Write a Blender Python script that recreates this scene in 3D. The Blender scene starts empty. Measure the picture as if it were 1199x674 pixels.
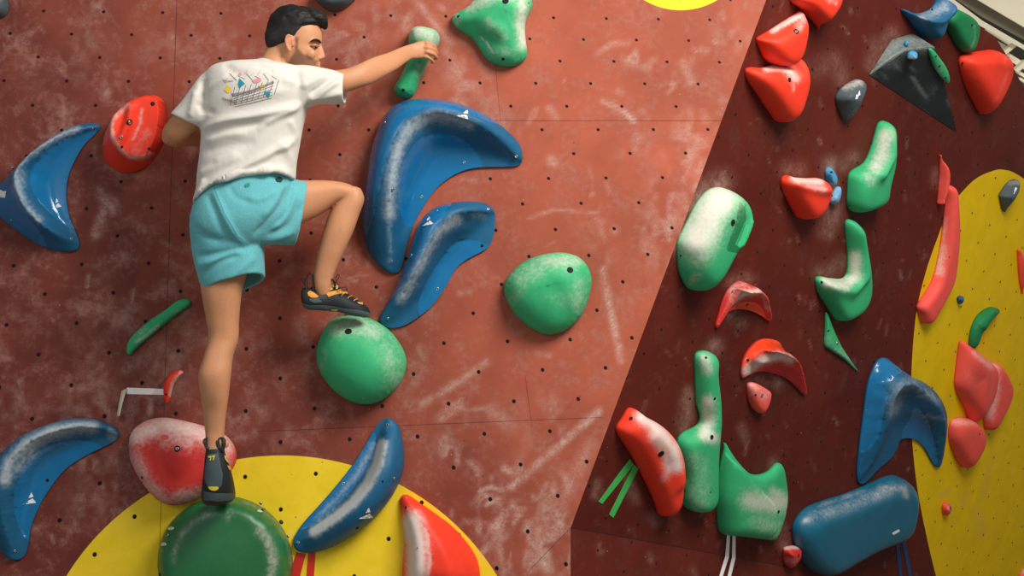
import bpy, bmesh, math, random
import numpy as np
from mathutils import Vector, Matrix, noise as mnoise
from mathutils.geometry import delaunay_2d_cdt
from mathutils.bvhtree import BVHTree

random.seed(7)
rng = np.random.default_rng(7)
sc = bpy.context.scene
col = sc.collection

# ------------------------------------------------------------------ camera frame
W, H, F, S = 1199.0, 674.0, 1800.0, 300.0     # photo size, focal length (px), px per metre on the main wall
D = F / S                                     # camera to main wall (m)
ZC = 2.2                                      # height of the camera axis above the mats
CX, CY = 599.5, 337.0


def P(px, py, y=0.0):
    """world point seen at photo pixel (px,py), y metres behind (-: in front of) the main wall"""
    k = (D + y) / F
    return Vector(((px - CX) * k, y, ZC + (CY - py) * k))


def toPix(p):
    k = F / (D + p[1])
    return (CX + p[0] * k, CY - (p[2] - ZC) * k)


class Plane:
    def __init__(s, o, u, v):
        s.o = np.array(o, float); s.u = np.array(u, float); s.v = np.array(v, float)
        s.u /= np.linalg.norm(s.u); s.v -= s.u * (s.v @ s.u); s.v /= np.linalg.norm(s.v)
        s.n = np.cross(s.u, s.v)

    def uv(s, px, py, h=0.0):
        c = np.array((0.0, -D, ZC))
        d = np.array(((px - CX) / F, 1.0, (CY - py) / F))
        t = ((s.o + s.n * h - c) @ s.n) / (d @ s.n)
        p = c + d * t - s.o
        return np.array((p @ s.u, p @ s.v))

    def w(s, u, v, h=0.0):
        return s.o + s.u * u + s.v * v + s.n * h


def planeA():
    return Plane((0, 0, ZC), (1, 0, 0), (0, 0, 1))


E0 = np.array(P(897, 0)); E1 = np.array(P(668, 618))
_v = (E0 - E1) / np.linalg.norm(E0 - E1)
_n = np.array((_v[2], 0, -_v[0]))
TH = math.radians(50)
PA = planeA()
PB = Plane(E1, _n * math.cos(TH) + np.array((0, 1, 0)) * math.sin(TH), _v)

# ------------------------------------------------------------------ materials


def lin(c):
    return tuple(((x / 255) / 12.92 if x / 255 <= .04045 else ((x / 255 + .055) / 1.055) ** 2.4) for x in c)


class NT:
    def __init__(s, name):
        s.m = bpy.data.materials.new(name); s.m.use_nodes = True
        s.t = s.m.node_tree; s.t.nodes.clear()
        s.out = s.t.nodes.new('ShaderNodeOutputMaterial')
        s.b = s.t.nodes.new('ShaderNodeBsdfPrincipled')
        s.t.links.new(s.b.outputs[0], s.out.inputs[0])

    def n(s, typ, ins=None, **kw):
        nd = s.t.nodes.new(typ)
        for k, v in kw.items(): setattr(nd, k, v)
        for k, v in (ins or {}).items():
            s.set(nd.inputs[k], v)
        return nd

    def set(s, sock, v):
        if isinstance(v, bpy.types.NodeSocket): s.t.links.new(v, sock)
        elif isinstance(v, bpy.types.Node): s.t.links.new(v.outputs[0], sock)
        else: sock.default_value = v

    def math(s, op, a, b=0.0, c=None, clamp=False):
        ins = {0: a, 1: b}
        if c is not None: ins[2] = c
        return s.n('ShaderNodeMath', ins, operation=op, use_clamp=clamp).outputs[0]

    def sstep(s, x, a, b):
        nd = s.n('ShaderNodeMapRange', {0: x, 1: a, 2: b, 3: 0.0, 4: 1.0}, interpolation_type='SMOOTHSTEP')
        return nd.outputs[0]

    def mix(s, f, a, b, blend='MIX'):
        nd = s.n('ShaderNodeMix', data_type='RGBA', blend_type=blend)
        s.set(nd.inputs[0], f)
        for i, v in ((6, a), (7, b)):
            if isinstance(v, tuple) and len(v) == 3: v = v + (1,)
            s.set(nd.inputs[i], v)
        return nd.outputs[2]

    def noise(s, vec, scale, detail=3, rough=.55, dist=0.0):
        nd = s.n('ShaderNodeTexNoise', {'Scale': scale, 'Detail': detail, 'Roughness': rough, 'Distortion': dist})
        if vec is not None: s.set(nd.inputs['Vector'], vec)
        return nd.outputs[0]

    def attr(s, name):
        return s.n('ShaderNodeAttribute', attribute_name=name).outputs['Fac']

    def bump(s, h, strength, dist):
        nd = s.n('ShaderNodeBump', {'Strength': strength, 'Distance': dist, 'Height': h})
        s.set(s.b.inputs['Normal'], nd.outputs[0])


def C4(c): return lin(c) + (1,)


CHALK = (226, 214, 204)


def hold_mat(name, rgb, rough=.55, mott=.16, chalk=CHALK, grain=.35, spec=.28, coat=0.0):
    t = NT(name)
    oc = t.n('ShaderNodeTexCoord').outputs['Object']
    n1 = t.noise(oc, 9, 4, .6)
    n2 = t.noise(oc, 70, 4, .7)
    base = lin(rgb)
    dark = tuple(x * (1 - mott) for x in base)
    light = tuple(min(1, x * (1 + mott) + .012) for x in base)
    c = t.mix(n1, dark, light)
    ch = t.attr('chalk')
    k = t.math('ADD', ch, t.math('MULTIPLY', t.math('SUBTRACT', n2, .5), t.math('MULTIPLY', t.sstep(ch, 0.0, .25), .9)))
    k = t.math('ADD', k, t.math('MULTIPLY', t.math('SUBTRACT', n1, .5), t.math('MULTIPLY', t.sstep(ch, 0.0, .25), .7)))
    k = t.sstep(k, 0.0, 1.3)
    k = t.math('MULTIPLY', k, .92)
    # worn dust specks
    sp = t.sstep(t.noise(oc, 140, 2, .5), .68, .78)
    k = t.math('MAXIMUM', k, t.math('MULTIPLY', sp, .07))
    c = t.mix(k, c, lin(chalk))
    t.set(t.b.inputs['Base Color'], c)
    t.set(t.b.inputs['Roughness'], t.math('ADD', rough, t.math('MULTIPLY', k, .3), clamp=True))
    t.b.inputs['Specular IOR Level'].default_value = spec
    t.b.inputs['Coat Weight'].default_value = coat
    t.b.inputs['Coat Roughness'].default_value = .12
    if grain: t.bump(t.noise(oc, 420, 2, .6), grain, .0012)
    return t.m


def plain_mat(name, rgb, rough=.6, metal=0.0, spec=.4, var=.08, scale=40, bump=0.0):
    t = NT(name)
    oc = t.n('ShaderNodeTexCoord').outputs['Object']
    n = t.noise(oc, scale, 3)
    b = lin(rgb)
    t.set(t.b.inputs['Base Color'], t.mix(n, tuple(x * (1 - var) for x in b), tuple(min(1, x * (1 + var)) for x in b)))
    t.b.inputs['Roughness'].default_value = rough
    t.b.inputs['Metallic'].default_value = metal
    t.b.inputs['Specular IOR Level'].default_value = spec
    if bump: t.bump(t.noise(oc, scale * 6, 2), bump, .001)
    return t.m


M = {}
M['green'] = hold_mat('green_hold', (48, 172, 112), .6)
M['green_deep'] = hold_mat('deep_green_hold', (22, 102, 54), .38, grain=.3, spec=.5)
M['green_dark'] = hold_mat('dark_green_hold', (16, 122, 70), .6)
M['red'] = hold_mat('red_hold', (240, 56, 28), .55)
M['red_gloss'] = hold_mat('glossy_orange_red_hold', (235, 66, 22), .22, grain=0, spec=.6)
M['red_dull'] = hold_mat('dull_red_hold', (200, 44, 38), .6)
M['pink'] = hold_mat('coral_hold', (240, 84, 72), .6)
M['blue'] = hold_mat('matt_blue_hold', (14, 88, 126), .5, grain=.4, chalk=(192, 200, 202))
M['blue_gloss'] = hold_mat('glossy_blue_hold', (0, 106, 158), .2, grain=0, chalk=(190, 205, 214), spec=.55)
M['blue_teal'] = hold_mat('teal_blue_hold', (4, 98, 126), .34, grain=.2, spec=.5)
M['sky_blue'] = hold_mat('light_blue_hold', (70, 150, 196), .6)
M['grey'] = hold_mat('slate_grey_hold', (70, 84, 88), .6)
M['black'] = hold_mat('black_volume', (26, 36, 37), .62, chalk=(140, 148, 144), mott=.3)
M['hole'] = plain_mat('dark_bolt_hole', (14, 14, 14), .8)
M['steel'] = plain_mat('bolt_steel', (170, 172, 172), .35, .9)
M['white'] = plain_mat('white_print', (232, 234, 234), .6, var=.03)
M['tape_white'] = plain_mat('white_tape', (246, 242, 238), .55, var=.04)
M['tape_beige'] = plain_mat('beige_tape_back', (206, 196, 172), .6, var=.06)
M['tape_green'] = plain_mat('green_tape', (64, 178, 84), .5, var=.05)
M['tape_red'] = plain_mat('red_tape', (214, 46, 28), .5, var=.05)
M['tape_blue'] = plain_mat('blue_tape', (10, 62, 110), .5, var=.05)

# ------------------------------------------------------------------ object helpers


def tag(o, label=None, cat=None, group=None, kind=None):
    for k, v in (('label', label), ('category', cat), ('group', group), ('kind', kind)):
        if v: o[k] = v
    return o


def link(name, me, parent=None, mats=()):
    o = bpy.data.objects.new(name, me); col.objects.link(o)
    for m in mats: me.materials.append(m)
    if parent: o.parent = parent
    return o


def smooth_mesh(me):
    me.polygons.foreach_set('use_smooth', [True] * len(me.polygons))


def mesh_np(name, verts, faces):
    me = bpy.data.meshes.new(name)
    me.from_pydata([tuple(map(float, v)) for v in verts], [], [tuple(map(int, f)) for f in faces])
    me.update()
    return me


def set_attr(me, name, vals):
    a = me.attributes.new(name, 'FLOAT', 'POINT')
    a.data.foreach_set('value', np.asarray(vals, np.float32))


def catmull(pts, n, closed):
    pts = np.asarray(pts, float); N = len(pts); out = []
    rg = range(N if closed else N - 1)
    for i in rg:
        if closed: p0, p1, p2, p3 = pts[i - 1], pts[i], pts[(i + 1) % N], pts[(i + 2) % N]
        else: p0, p1, p2, p3 = pts[max(i - 1, 0)], pts[i], pts[i + 1], pts[min(i + 2, N - 1)]
        for k in range(n):
            t = k / n
            out.append(.5 * (2 * p1 + (p2 - p0) * t + (2 * p0 - 5 * p1 + 4 * p2 - p3) * t * t + (3 * p1 - p0 - 3 * p2 + p3) * t ** 3))
    if not closed: out.append(pts[-1])
    return np.array(out)


def resample(pts, step, closed):
    pts = np.asarray(pts, float)
    q = np.vstack([pts, pts[:1]]) if closed else pts
    d = np.r_[0, np.cumsum(np.linalg.norm(np.diff(q[:, :2], axis=0), axis=1))]
    n = max(3, int(round(d[-1] / step)))
    t = np.linspace(0, d[-1], n + 1)
    if closed: t = t[:-1]
    return np.stack([np.interp(t, d, q[:, i]) for i in range(q.shape[1])], 1)


def seg_dist(p, poly, closed):
    """distance of points p (N,2) to a polyline; returns d, segment index, parameter, signed side"""
    a = poly[:, :2]; b = np.roll(a, -1, 0)
    if not closed: a, b = a[:-1], b[:-1]
    ab = b - a
    l2 = (ab ** 2).sum(1) + 1e-18
    best = np.full(len(p), 1e9); bi = np.zeros(len(p), int); bt = np.zeros(len(p)); bs = np.zeros(len(p))
    for i in range(len(a)):
        ap = p - a[i]
        t = np.clip((ap @ ab[i]) / l2[i], 0, 1)
        d = np.linalg.norm(ap - t[:, None] * ab[i], axis=1)
        m = d < best
        best[m] = d[m]; bi[m] = i; bt[m] = t[m]
        cr = ab[i][0] * ap[:, 1] - ab[i][1] * ap[:, 0]
        bs[m] = np.sign(cr[m])
    return best, bi, bt, bs


def inside(p, poly):
    x, y = p[:, 0], p[:, 1]; r = np.zeros(len(p), bool)
    a = poly[:, :2]; b = np.roll(a, -1, 0)
    for (x0, y0), (x1, y1) in zip(a, b):
        c = (y0 > y) != (y1 > y)
        if not c.any(): continue
        xi = (x1 - x0) * (y - y0) / (y1 - y0 + 1e-30) + x0
        r ^= c & (x < xi)
    return r


def ss(x): x = np.clip(x, 0, 1); return x * x * (3 - 2 * x)


PROF = {
    'round': lambda t: np.sqrt(np.clip(1 - (1 - t) ** 2, 0, 1)),
    'full': lambda t: np.clip(1 - (1 - t) ** 3.2, 0, 1) ** .6,
    'sharp': lambda t: t,
    'slab': lambda t: np.clip(t / .55, 0, 1) ** .8 * .94 + .06 * t,
    'soft': lambda t: ss(t),
    'bowl': lambda t: .1 * t + .9 * ss((t - .42) / .58),
    'cup': lambda t: .06 * t + .94 * np.clip(t, 0, 1) ** 2.6,
    'cliff': lambda t: .12 * t + .88 * ss((t - .62) / .38),
}


def jitter_grid(lo, hi, s):
    xs = np.arange(lo[0], hi[0] + s, s); ys = np.arange(lo[1], hi[1] + s, s * .866)
    g = []
    for j, y in enumerate(ys):
        g.append(np.stack([xs + (s / 2 if j % 2 else 0), np.full(len(xs), y)], 1))
    g = np.vstack(g)
    return g + rng.normal(0, s * .04, g.shape)


def cdt_fill(loops, cons, pts):
    """triangulate inside loops[0]; cons = extra constraint polylines (closed flag, pts)"""
    vs = []; es = []; n = 0
    L = loops[0]
    vs += [tuple(p) for p in L]; es += [(i, (i + 1) % len(L)) for i in range(len(L))]; n = len(L)
    for cl, c in cons:
        k = len(c); vs += [tuple(p) for p in c]
        es += [(n + i, n + i + 1) for i in range(k - 1)]
        if cl: es.append((n + k - 1, n))
        n += k
    vs += [tuple(p) for p in pts]
    r = delaunay_2d_cdt([Vector(v) for v in vs], es, [list(range(len(L)))], 1, 1e-6)
    return np.array([tuple(v) for v in r[0]]), [tuple(f) for f in r[2]]


class Hold:
    """relief object standing on a plane: outline, ridges, plateaus and bumps traced in photo pixels"""

    def __init__(s, name, label, plane, out, mat, ridges=(), plats=(), adds=(), gloss=(), gloss_mat=None, chalk=(), bolts=(),
                 rim=.012, pads=(), lips=(), group=None, cat='climbing hold', smooth=2, step=None, corner=False, hs=.55, round_n=16, base=0.0):
        s.pl = plane
        out = np.asarray(out, float)
        area = abs(np.sum(out[:, 0] * np.roll(out[:, 1], -1) - out[:, 1] * np.roll(out[:, 0], -1))) / 2
        Hmax = max([q[2] for r in ridges for q in r[0]] + [p[1] for p in plats] + [p[0] for p in pads] + [p[1] for p in lips] + [rim])
        step = step or float(np.clip(math.sqrt(area) / 30, 1.3, 4.2))
        sm = out if corner else catmull(out, round_n, True)
        sm = resample(sm, step * .8, True)
        if not corner:
            for _ in range(3): sm = .5 * sm + .25 * (np.roll(sm, 1, 0) + np.roll(sm, -1, 0))
            if pads and len(out) > 8:
                for _ in range(70):
                    for lm in (.5, -.535): sm = sm + lm * (.5 * (np.roll(sm, 1, 0) + np.roll(sm, -1, 0)) - sm)
        if np.sum(sm[:, 0] * np.roll(sm[:, 1], -1) - sm[:, 1] * np.roll(sm[:, 0], -1)) > 0: sm = sm[::-1]   # ccw on screen (y down)
        # silhouette correction: the far side of a raised rim is seen at rim height, the near side at the wall
        tn = np.roll(sm, -1, 0) - np.roll(sm, 1, 0); nr = np.stack([-tn[:, 1], tn[:, 0]], 1); nr /= np.linalg.norm(nr, axis=1)[:, None] + 1e-9
        nr = -nr if (inside((sm + nr * .5), sm).mean() > .5) else nr
        cpx = sm.mean(0)
        cu = plane.uv(*cpx); p0 = toPix(plane.w(*cu)); p1 = toPix(plane.w(*cu, .1))
        sd = np.array(p1) - np.array(p0); sl = np.linalg.norm(sd); sd = sd / (sl + 1e-9)
        wgt = np.clip(nr @ sd, 0, 1)
        hl = np.zeros(len(sm))
        for r in ridges:
            q = np.array(r[0], float)
            d, i, t, _s = seg_dist(sm, q, False)
            hh = q[i, 2] * (1 - t) + q[np.minimum(i + 1, len(q) - 1), 2] * t
            hl = np.maximum(hl, hh)
        for p in list(plats): hl = np.maximum(hl, p[1])
        for p in pads: hl = np.maximum(hl, p[0])
        for p in lips:
            lq = np.asarray(p[0], float); dl = seg_dist(sm, lq, True)[0]; dl[inside(sm, lq)] = 0; hl = np.maximum(hl, p[1] * .9 * np.exp(-(dl / 7) ** 2))
        lft = hl * wgt
        k = max(1, len(sm) // 11); ker = np.hanning(2 * k + 3)[1:-1]; ker /= ker.sum()
        lft = np.convolve(np.r_[lft[-k:], lft, lft[:k]], ker, 'valid')
        uv = np.array([plane.uv(x, y, rim * .5 + hs * l_) for (x, y), l_ in zip(sm, lft)])
        s.outl = uv
        s.px2m = math.sqrt(abs(np.sum(uv[:, 0] * np.roll(uv[:, 1], -1) - uv[:, 1] * np.roll(uv[:, 0], -1))) / 2 / area)
        st = step * s.px2m
        s.rim = rim; s.base = base
        s.ridges = []
        for r in ridges:
            q = np.array([[*plane.uv(a, b, h), h] for a, b, h in r[0]])
            if len(q) > 2: q = catmull(q, 5, False)
            s.ridges.append((q, r[1], r[2] if len(r) > 2 else r[1]))
        s.plats = []
        for p in plats:
            q = np.array([plane.uv(a, b, p[1]) for a, b in (catmull(p[0], 4, True) if not corner else p[0])])
            s.plats.append((q, p[1], p[2]))
        s.adds = [(np.array([plane.uv(a, b, Hmax * .6) for a, b in ad[0]]), ad[1], ad[2] * s.px2m) for ad in adds]
        s.pads = [(p[0], p[1] * s.px2m, p[2] if len(p) > 2 else 2.2) for p in pads]
        s.lips = [(np.array([plane.uv(a, b, p[1]) for a, b in p[0]]), p[1], p[2] * s.px2m, p[3] * s.px2m) for p in lips]
        gl = []
        for g in gloss:
            q = catmull(g, 4, True)
            uvq = np.array([plane.uv(*x) for x in q])
            # place on the surface height
            hh = np.zeros(len(q))
            for _ in range(14):
                hh = .5 * hh + .5 * s.h(uvq); uvq = np.array([plane.uv(a, b, h) for (a, b), h in zip(q, hh)])
            gl.append(resample(uvq, st, True))
        cons = []
        for q, _, _ in s.ridges:
            rq = resample(q, st, False)[:, :2]
            rq = rq[inside(rq, uv)]
            if len(rq) > 1: cons.append((False, rq))
        if corner:
            for q, _, _ in s.plats: cons.append((True, resample(q, st, True)))
        lo, hi = uv.min(0), uv.max(0)
        g = jitter_grid(lo, hi, st)
        g = g[inside(g, uv)]
        db = seg_dist(g, uv, True)[0]
        g = g[db > st * .9]
        # offset rings near the edge give a crisp rounded border
        tn = np.roll(uv, -1, 0) - np.roll(uv, 1, 0); nn = np.stack([-tn[:, 1], tn[:, 0]], 1); nn /= np.linalg.norm(nn, axis=1)[:, None] + 1e-12
        if inside(uv + nn * st * .1, uv).mean() < .5: nn = -nn
        for k in [st * x for x in (.1, .3, .6)]:
            r = uv + nn * k; r = r[inside(r, uv)]
            r = r[seg_dist(r, uv, True)[0] > k * .8]
            g = np.vstack([r, g])
        for gq in gl:
            if True:
                q = gq[inside(gq, uv)]
                if len(q): pass
        gcons = []
        for gq in gl:
            ins = inside(gq, uv) & (seg_dist(gq, uv, True)[0] > st * .25)
            run = []
            n = len(gq); s0 = int(np.argmin(ins)) if not ins.all() else 0
            for i in range(n + 1):
                k = (s0 + i) % n
                if ins[k] and i < n: run.append(gq[k])
                else:
                    if len(run) > 1: gcons.append((False, np.array(run)))
                    run = []
            if ins.all(): gcons.append((True, gq))
        V, Fc = cdt_fill([uv], cons + gcons, g)
        if pads: s.fem(V, Fc)
        h = s.h(V, np.arange(len(V)))
        if pads: smooth = 0
        # light smoothing of the relief inside the rim
        if smooth:
            nb = [set() for _ in V]
            for f in Fc:
                for a, b in zip(f, f[1:] + f[:1]): nb[a].add(b); nb[b].add(a)
            dbv = seg_dist(V, uv, True)[0]; free = dbv > st * .25
            I = np.concatenate([np.full(len(x), i) for i, x in enumerate(nb)]); J = np.concatenate([np.fromiter(x, int) for x in nb])
            cnt = np.bincount(I, minlength=len(V)) + 1e-9
            for _ in range(smooth):
                av = np.bincount(I, h[J], minlength=len(V)) / cnt
                h = np.where(free, .45 * h + .55 * av, h)
        s.V, s.hh = V, h
        c = uv.mean(0); s.c = c
        nV = len(V)
        verts = [(x - c[0], y - c[1], z) for (x, y), z in zip(V, h)]
        faces = [f if s._ccw(V, f) else f[::-1] for f in Fc]
        # skirt and back
        ed = {}
        for f in faces:
            for a, b in zip(f, f[1:] + f[:1]): ed[(a, b)] = 1
        bd = {a: b for (a, b) in ed if (b, a) not in ed}
        idx = {}
        for a in bd:
            idx[a] = len(verts); verts.append((V[a][0] - c[0], V[a][1] - c[1], .0008))
        for a, b in bd.items(): faces.append((b, a, idx[a], idx[b]))
        st0 = next(iter(bd)); loop = [st0]; k = bd[st0]
        while k != st0 and len(loop) < len(bd) + 2: loop.append(k); k = bd.get(k, st0)
        faces.append(tuple(idx[a] for a in reversed(loop)))
        me = mesh_np(name, verts, faces)
        smooth_mesh(me)
        s.o = link(name, me, None, [mat] + ([gloss_mat] if gloss_mat else []))
        mw = np.eye(4); mw[:3, 0] = plane.u; mw[:3, 1] = plane.v; mw[:3, 2] = plane.n; mw[:3, 3] = plane.w(*c)
        s.o.matrix_world = Matrix(mw.tolist())
        tag(s.o, label, cat, group)
        if gl:
            cen = np.array([V[list(f)].mean(0) for f in faces[:len(Fc)]])
            m = np.zeros(len(cen), bool)
            for q in gl: m |= inside(cen, q)
            for i in np.nonzero(m)[0]: me.polygons[int(i)].material_index = 1
        # chalk dust, plus a few painted-in highlights
        pw = plane.o + np.outer([v[0] + c[0] for v in verts], plane.u) + np.outer([v[1] + c[1] for v in verts], plane.v) + np.outer([v[2] for v in verts], plane.n)
        kk = F / (D + pw[:, 1]); px = np.stack([CX + pw[:, 0] * kk, CY - (pw[:, 2] - ZC) * kk], 1)
        ch = np.zeros(len(verts))
        for cb in chalk:
            pts = np.asarray(cb[0], float); wd = cb[1]; amp = cb[2]
            d = seg_dist(px, pts, False)[0] if len(pts) > 1 else np.linalg.norm(px - pts[0], axis=1)
            ch = np.maximum(ch, amp * np.exp(-(d / wd) ** 2))
        set_attr(me, 'chalk', ch)
        for b in bolts: s.bolt(*b)

    @staticmethod
    def _ccw(V, f):
        a, b, c = V[f[0]], V[f[1]], V[f[2]]
        return (b[0] - a[0]) * (c[1] - a[1]) - (b[1] - a[1]) * (c[0] - a[0]) > 0

    def fem(s, V, Fc):
        """smooth pillow fields: screened Poisson problem on the triangulated outline, zero at the rim"""
        T = np.array(Fc); n = len(V)
        P0, P1, P2 = V[T[:, 0]], V[T[:, 1]], V[T[:, 2]]
        ar = np.abs((P1[:, 0] - P0[:, 0]) * (P2[:, 1] - P0[:, 1]) - (P1[:, 1] - P0[:, 1]) * (P2[:, 0] - P0[:, 0])) / 2 + 1e-14
        e = [P2 - P1, P0 - P2, P1 - P0]
        I, J, K = [], [], []
        for i in range(3):
            for j in range(3):
                I.append(T[:, i]); J.append(T[:, j]); K.append((e[i] * e[j]).sum(1) / (4 * ar))
        I, J, K = map(np.concatenate, (I, J, K))
        m = np.bincount(np.concatenate([T[:, i] for i in range(3)]), np.concatenate([ar / 3] * 3), n)
        free = seg_dist(V, s.outl, True)[0] > 1e-6
        s.phi = []
        for Hh, R, ex in s.pads:
            L = R / 2.1
            A = lambda x: np.where(free, np.bincount(I, K * x[J], n) * L * L + m * x, 0)
            b = np.where(free, m, 0); x = np.zeros(n); r = b - A(x); dg = np.bincount(I[I == J], K[I == J], n) * L * L + m
            z = r / dg; d = z.copy(); rz = r @ z
            for _ in range(400):
                Ad = A(d); al = rz / (d @ Ad + 1e-300); x = x + al * d; r = r - al * Ad
                if np.abs(r).max() < 1e-9 * np.abs(b).max(): break
                z = r / dg; rn = r @ z; d = z + rn / rz * d; rz = rn
            s.phi.append(np.clip(x / max(x.max(), .55), 0, 1))
        s.FV = V

    def h(s, p, idx=None):
        db = seg_dist(p, s.outl, True)[0]
        h = np.zeros(len(p))
        for q, pl, pr in s.ridges:
            d, i, t, sd = seg_dist(p, q, False)
            Hh = q[i, 2] * (1 - t) + q[np.minimum(i + 1, len(q) - 1), 2] * t
            tt = db / (db + d + 1e-9)
            hl = PROF[pl](tt); hr = PROF[pr](tt)
            h = np.maximum(h, Hh * np.where(sd >= 0, hl, hr))
        for q, Hh, pr in s.plats:
            d = seg_dist(p, q, True)[0]; d[inside(p, q)] = 0
            h = np.maximum(h, Hh * PROF[pr](db / (db + d + 1e-9)))
        for k_, (Hh, R, ex) in enumerate(s.pads):
            if not hasattr(s, 'phi'): t = 1 - np.exp(-2.1 * db / R)
            elif idx is not None: t = s.phi[k_]
            else:
                d2 = ((p[:, None, :] - s.FV[None, :, :]) ** 2).sum(2); nb = np.argpartition(d2, 5, 1)[:, :5]
                w_ = 1 / (np.take_along_axis(d2, nb, 1) + 1e-8); t = (s.phi[k_][nb] * w_).sum(1) / w_.sum(1)
            h = np.maximum(h, Hh * np.clip(1 - (1 - t) ** 2, 0, 1) ** .62)
        for q, Hh, wd, R in s.lips:
            d = seg_dist(p, q, True)[0]; d[inside(p, q)] = 0
            h = np.maximum(h, Hh * (1 - (1 - np.clip(db / R, 0, 1)) ** 2.2) ** .5 * ss(1 - d / wd))
        for q, amp, wd in s.adds:
            d = seg_dist(p, q, False)[0] if len(q) > 1 else np.linalg.norm(p - q[0], axis=1)
            h = h + amp * np.exp(-(d / wd) ** 2) * ss(db / (wd * .8))
        return np.maximum(h + s.base * ss(db / .01), 0) + s.rim

    def at(s, px, py):
        p = s.pl.uv(px, py); hh = 0.0
        for _ in range(14):
            hh = .5 * hh + .5 * float(s.h(p[None])[0]); p = s.pl.uv(px, py, hh)
        e = .004
        hx = (s.h(np.array([[p[0] + e, p[1]]]))[0] - s.h(np.array([[p[0] - e, p[1]]]))[0]) / (2 * e)
        hy = (s.h(np.array([[p[0], p[1] + e]]))[0] - s.h(np.array([[p[0], p[1] - e]]))[0]) / (2 * e)
        # nearest relief vertex gives the smoothed height
        k = np.argmin(((s.V - p) ** 2).sum(1)); hh = .5 * hh + .5 * s.hh[k]
        nrm = Vector((-hx, -hy, 1)).normalized()
        if nrm.z < .45: nrm = Vector((nrm.x, nrm.y, .6)).normalized()
        return Vector((p[0] - s.c[0], p[1] - s.c[1], hh)), nrm

    def bolt(s, px, py, kind='hole', r=None):
        loc, n = s.at(px, py)
        nm = {'hole': 'bolt_hole', 'screw': 'screw', 'bolt': 'bolt'}[kind]
        o = bpy.data.objects.new(nm, BOLT[kind]); col.objects.link(o); o.parent = s.o
        o.location = loc
        o.rotation_mode = 'QUATERNION'; o.rotation_quaternion = n.to_track_quat('Z', 'Y')
        rr = r or {'hole': .0075, 'screw': .0062, 'bolt': .012}[kind]
        o.scale = (rr, rr, rr)

    def decal(s, name, poly, mat, lift=.0016, step=2.0, label=None):
        poly = np.asarray(poly, float)
        pp = resample(poly, step, True)
        g = jitter_grid(poly.min(0), poly.max(0), step); g = g[inside(g, poly)]
        if len(g): g = g[seg_dist(g, pp, True)[0] > step * .5]
        V, Fc = cdt_fill([pp], [], g)
        vs = []
        for x, y in V:
            l, n = s.at(x, y); vs.append(tuple(l + n * lift))
        me = mesh_np(name, vs, [f if s._ccw(V * (1, -1), f) else f[::-1] for f in Fc])
        o = link(name, me, s.o, [mat])
        if label: o['label'] = label
        return o

    def logo(s, x0, y0, x1, y1, flip=False, ang=0):
        """white paper-plane mark: a tall fin on a swept base"""
        def T(a, b):
            a = 1 - a if flip else a
            a -= .5; b -= .5
            c, d = math.cos(ang), math.sin(ang)
            w, hh = x1 - x0, y1 - y0
            return ((x0 + x1) / 2 + a * w * c - b * hh * d, (y0 + y1) / 2 + a * w * d + b * hh * c)
        me = []
        p1 = [T(0, .92), T(.78, .55), T(1, .98)]
        p2 = [T(.5, .48), T(.76, 0), T(.86, .44)]
        a = s.decal('logo', p1, M['white'])
        b = s.decal('logo_fin', p2, M['white'])
        b.parent = a


def bolt_mesh(kind):
    bm = bmesh.new()
    N = 16

    def ring(r, z): return [bm.verts.new((r * math.cos(2 * math.pi * i / N), r * math.sin(2 * math.pi * i / N), z)) for i in range(N)]

    def bridge(a, b, mi):
        for i in range(N):
            f = bm.faces.new((a[i], a[(i + 1) % N], b[(i + 1) % N], b[i])); f.material_index = mi; f.smooth = True
    if kind == 'hole':
        a = ring(1.12, -.2); b = ring(1.1, .1); c = ring(.95, .16); d = ring(.85, .12)
        bridge(a, b, 0); bridge(b, c, 0); bridge(c, d, 0); f = bm.faces.new(d); f.material_index = 0
        mats = [M['hole']]
    elif kind == 'screw':
        a = ring(1.0, -.3); b = ring(1.0, .12); c = ring(.8, .22); d = ring(.42, .2); e = ring(.36, -.05)
        bridge(a, b, 0); bridge(b, c, 0); bridge(c, d, 0); bridge(d, e, 1); f = bm.faces.new(e); f.material_index = 1
        mats = [M['steel'], M['hole']]
    else:
        a = ring(1.0, -.3); b = ring(1.0, .08); c = ring(.82, .1); d = ring(.8, -.06); g = ring(.56, -.05); h2 = ring(.55, .1); i2 = ring(.3, .1); j = ring(.27, -.1)
        bridge(a, b, 1); bridge(b, c, 1); bridge(c, d, 1); bridge(d, g, 1); bridge(g, h2, 0); bridge(h2, i2, 0); bridge(i2, j, 1); f = bm.faces.new(j); f.material_index = 1
        mats = [M['steel'], M['hole']]
    me = bpy.data.meshes.new('bolt_' + kind); bm.to_mesh(me); bm.free()
    for m in mats: me.materials.append(m)
    return me


BOLT = {k: bolt_mesh(k) for k in ('hole', 'screw', 'bolt')}


def tape(name, label, plane, poly, mat, group=None, thick=.0012, lift=.001, cat='tape'):
    """flat strip stuck on the wall"""
    uv = np.array([plane.uv(x, y) for x, y in poly]); c = uv.mean(0)
    n = len(uv)
    cr = np.sum(uv[:, 0] * np.roll(uv[:, 1], -1) - uv[:, 1] * np.roll(uv[:, 0], -1))
    if cr < 0: uv = uv[::-1]
    vs = [(*(p - c), lift + thick) for p in uv] + [(*(p - c), lift) for p in uv]
    fs = [tuple(range(n)), tuple(range(2 * n - 1, n - 1, -1))] + [(i, i + n, (i + 1) % n + n, (i + 1) % n) for i in range(n)]
    me = mesh_np(name, vs, fs)
    o = link(name, me, None, [mat])
    mw = np.eye(4); mw[:3, 0] = plane.u; mw[:3, 1] = plane.v; mw[:3, 2] = plane.n; mw[:3, 3] = plane.w(*c)
    o.matrix_world = Matrix(mw.tolist())
    return tag(o, label, cat, group)

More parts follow.
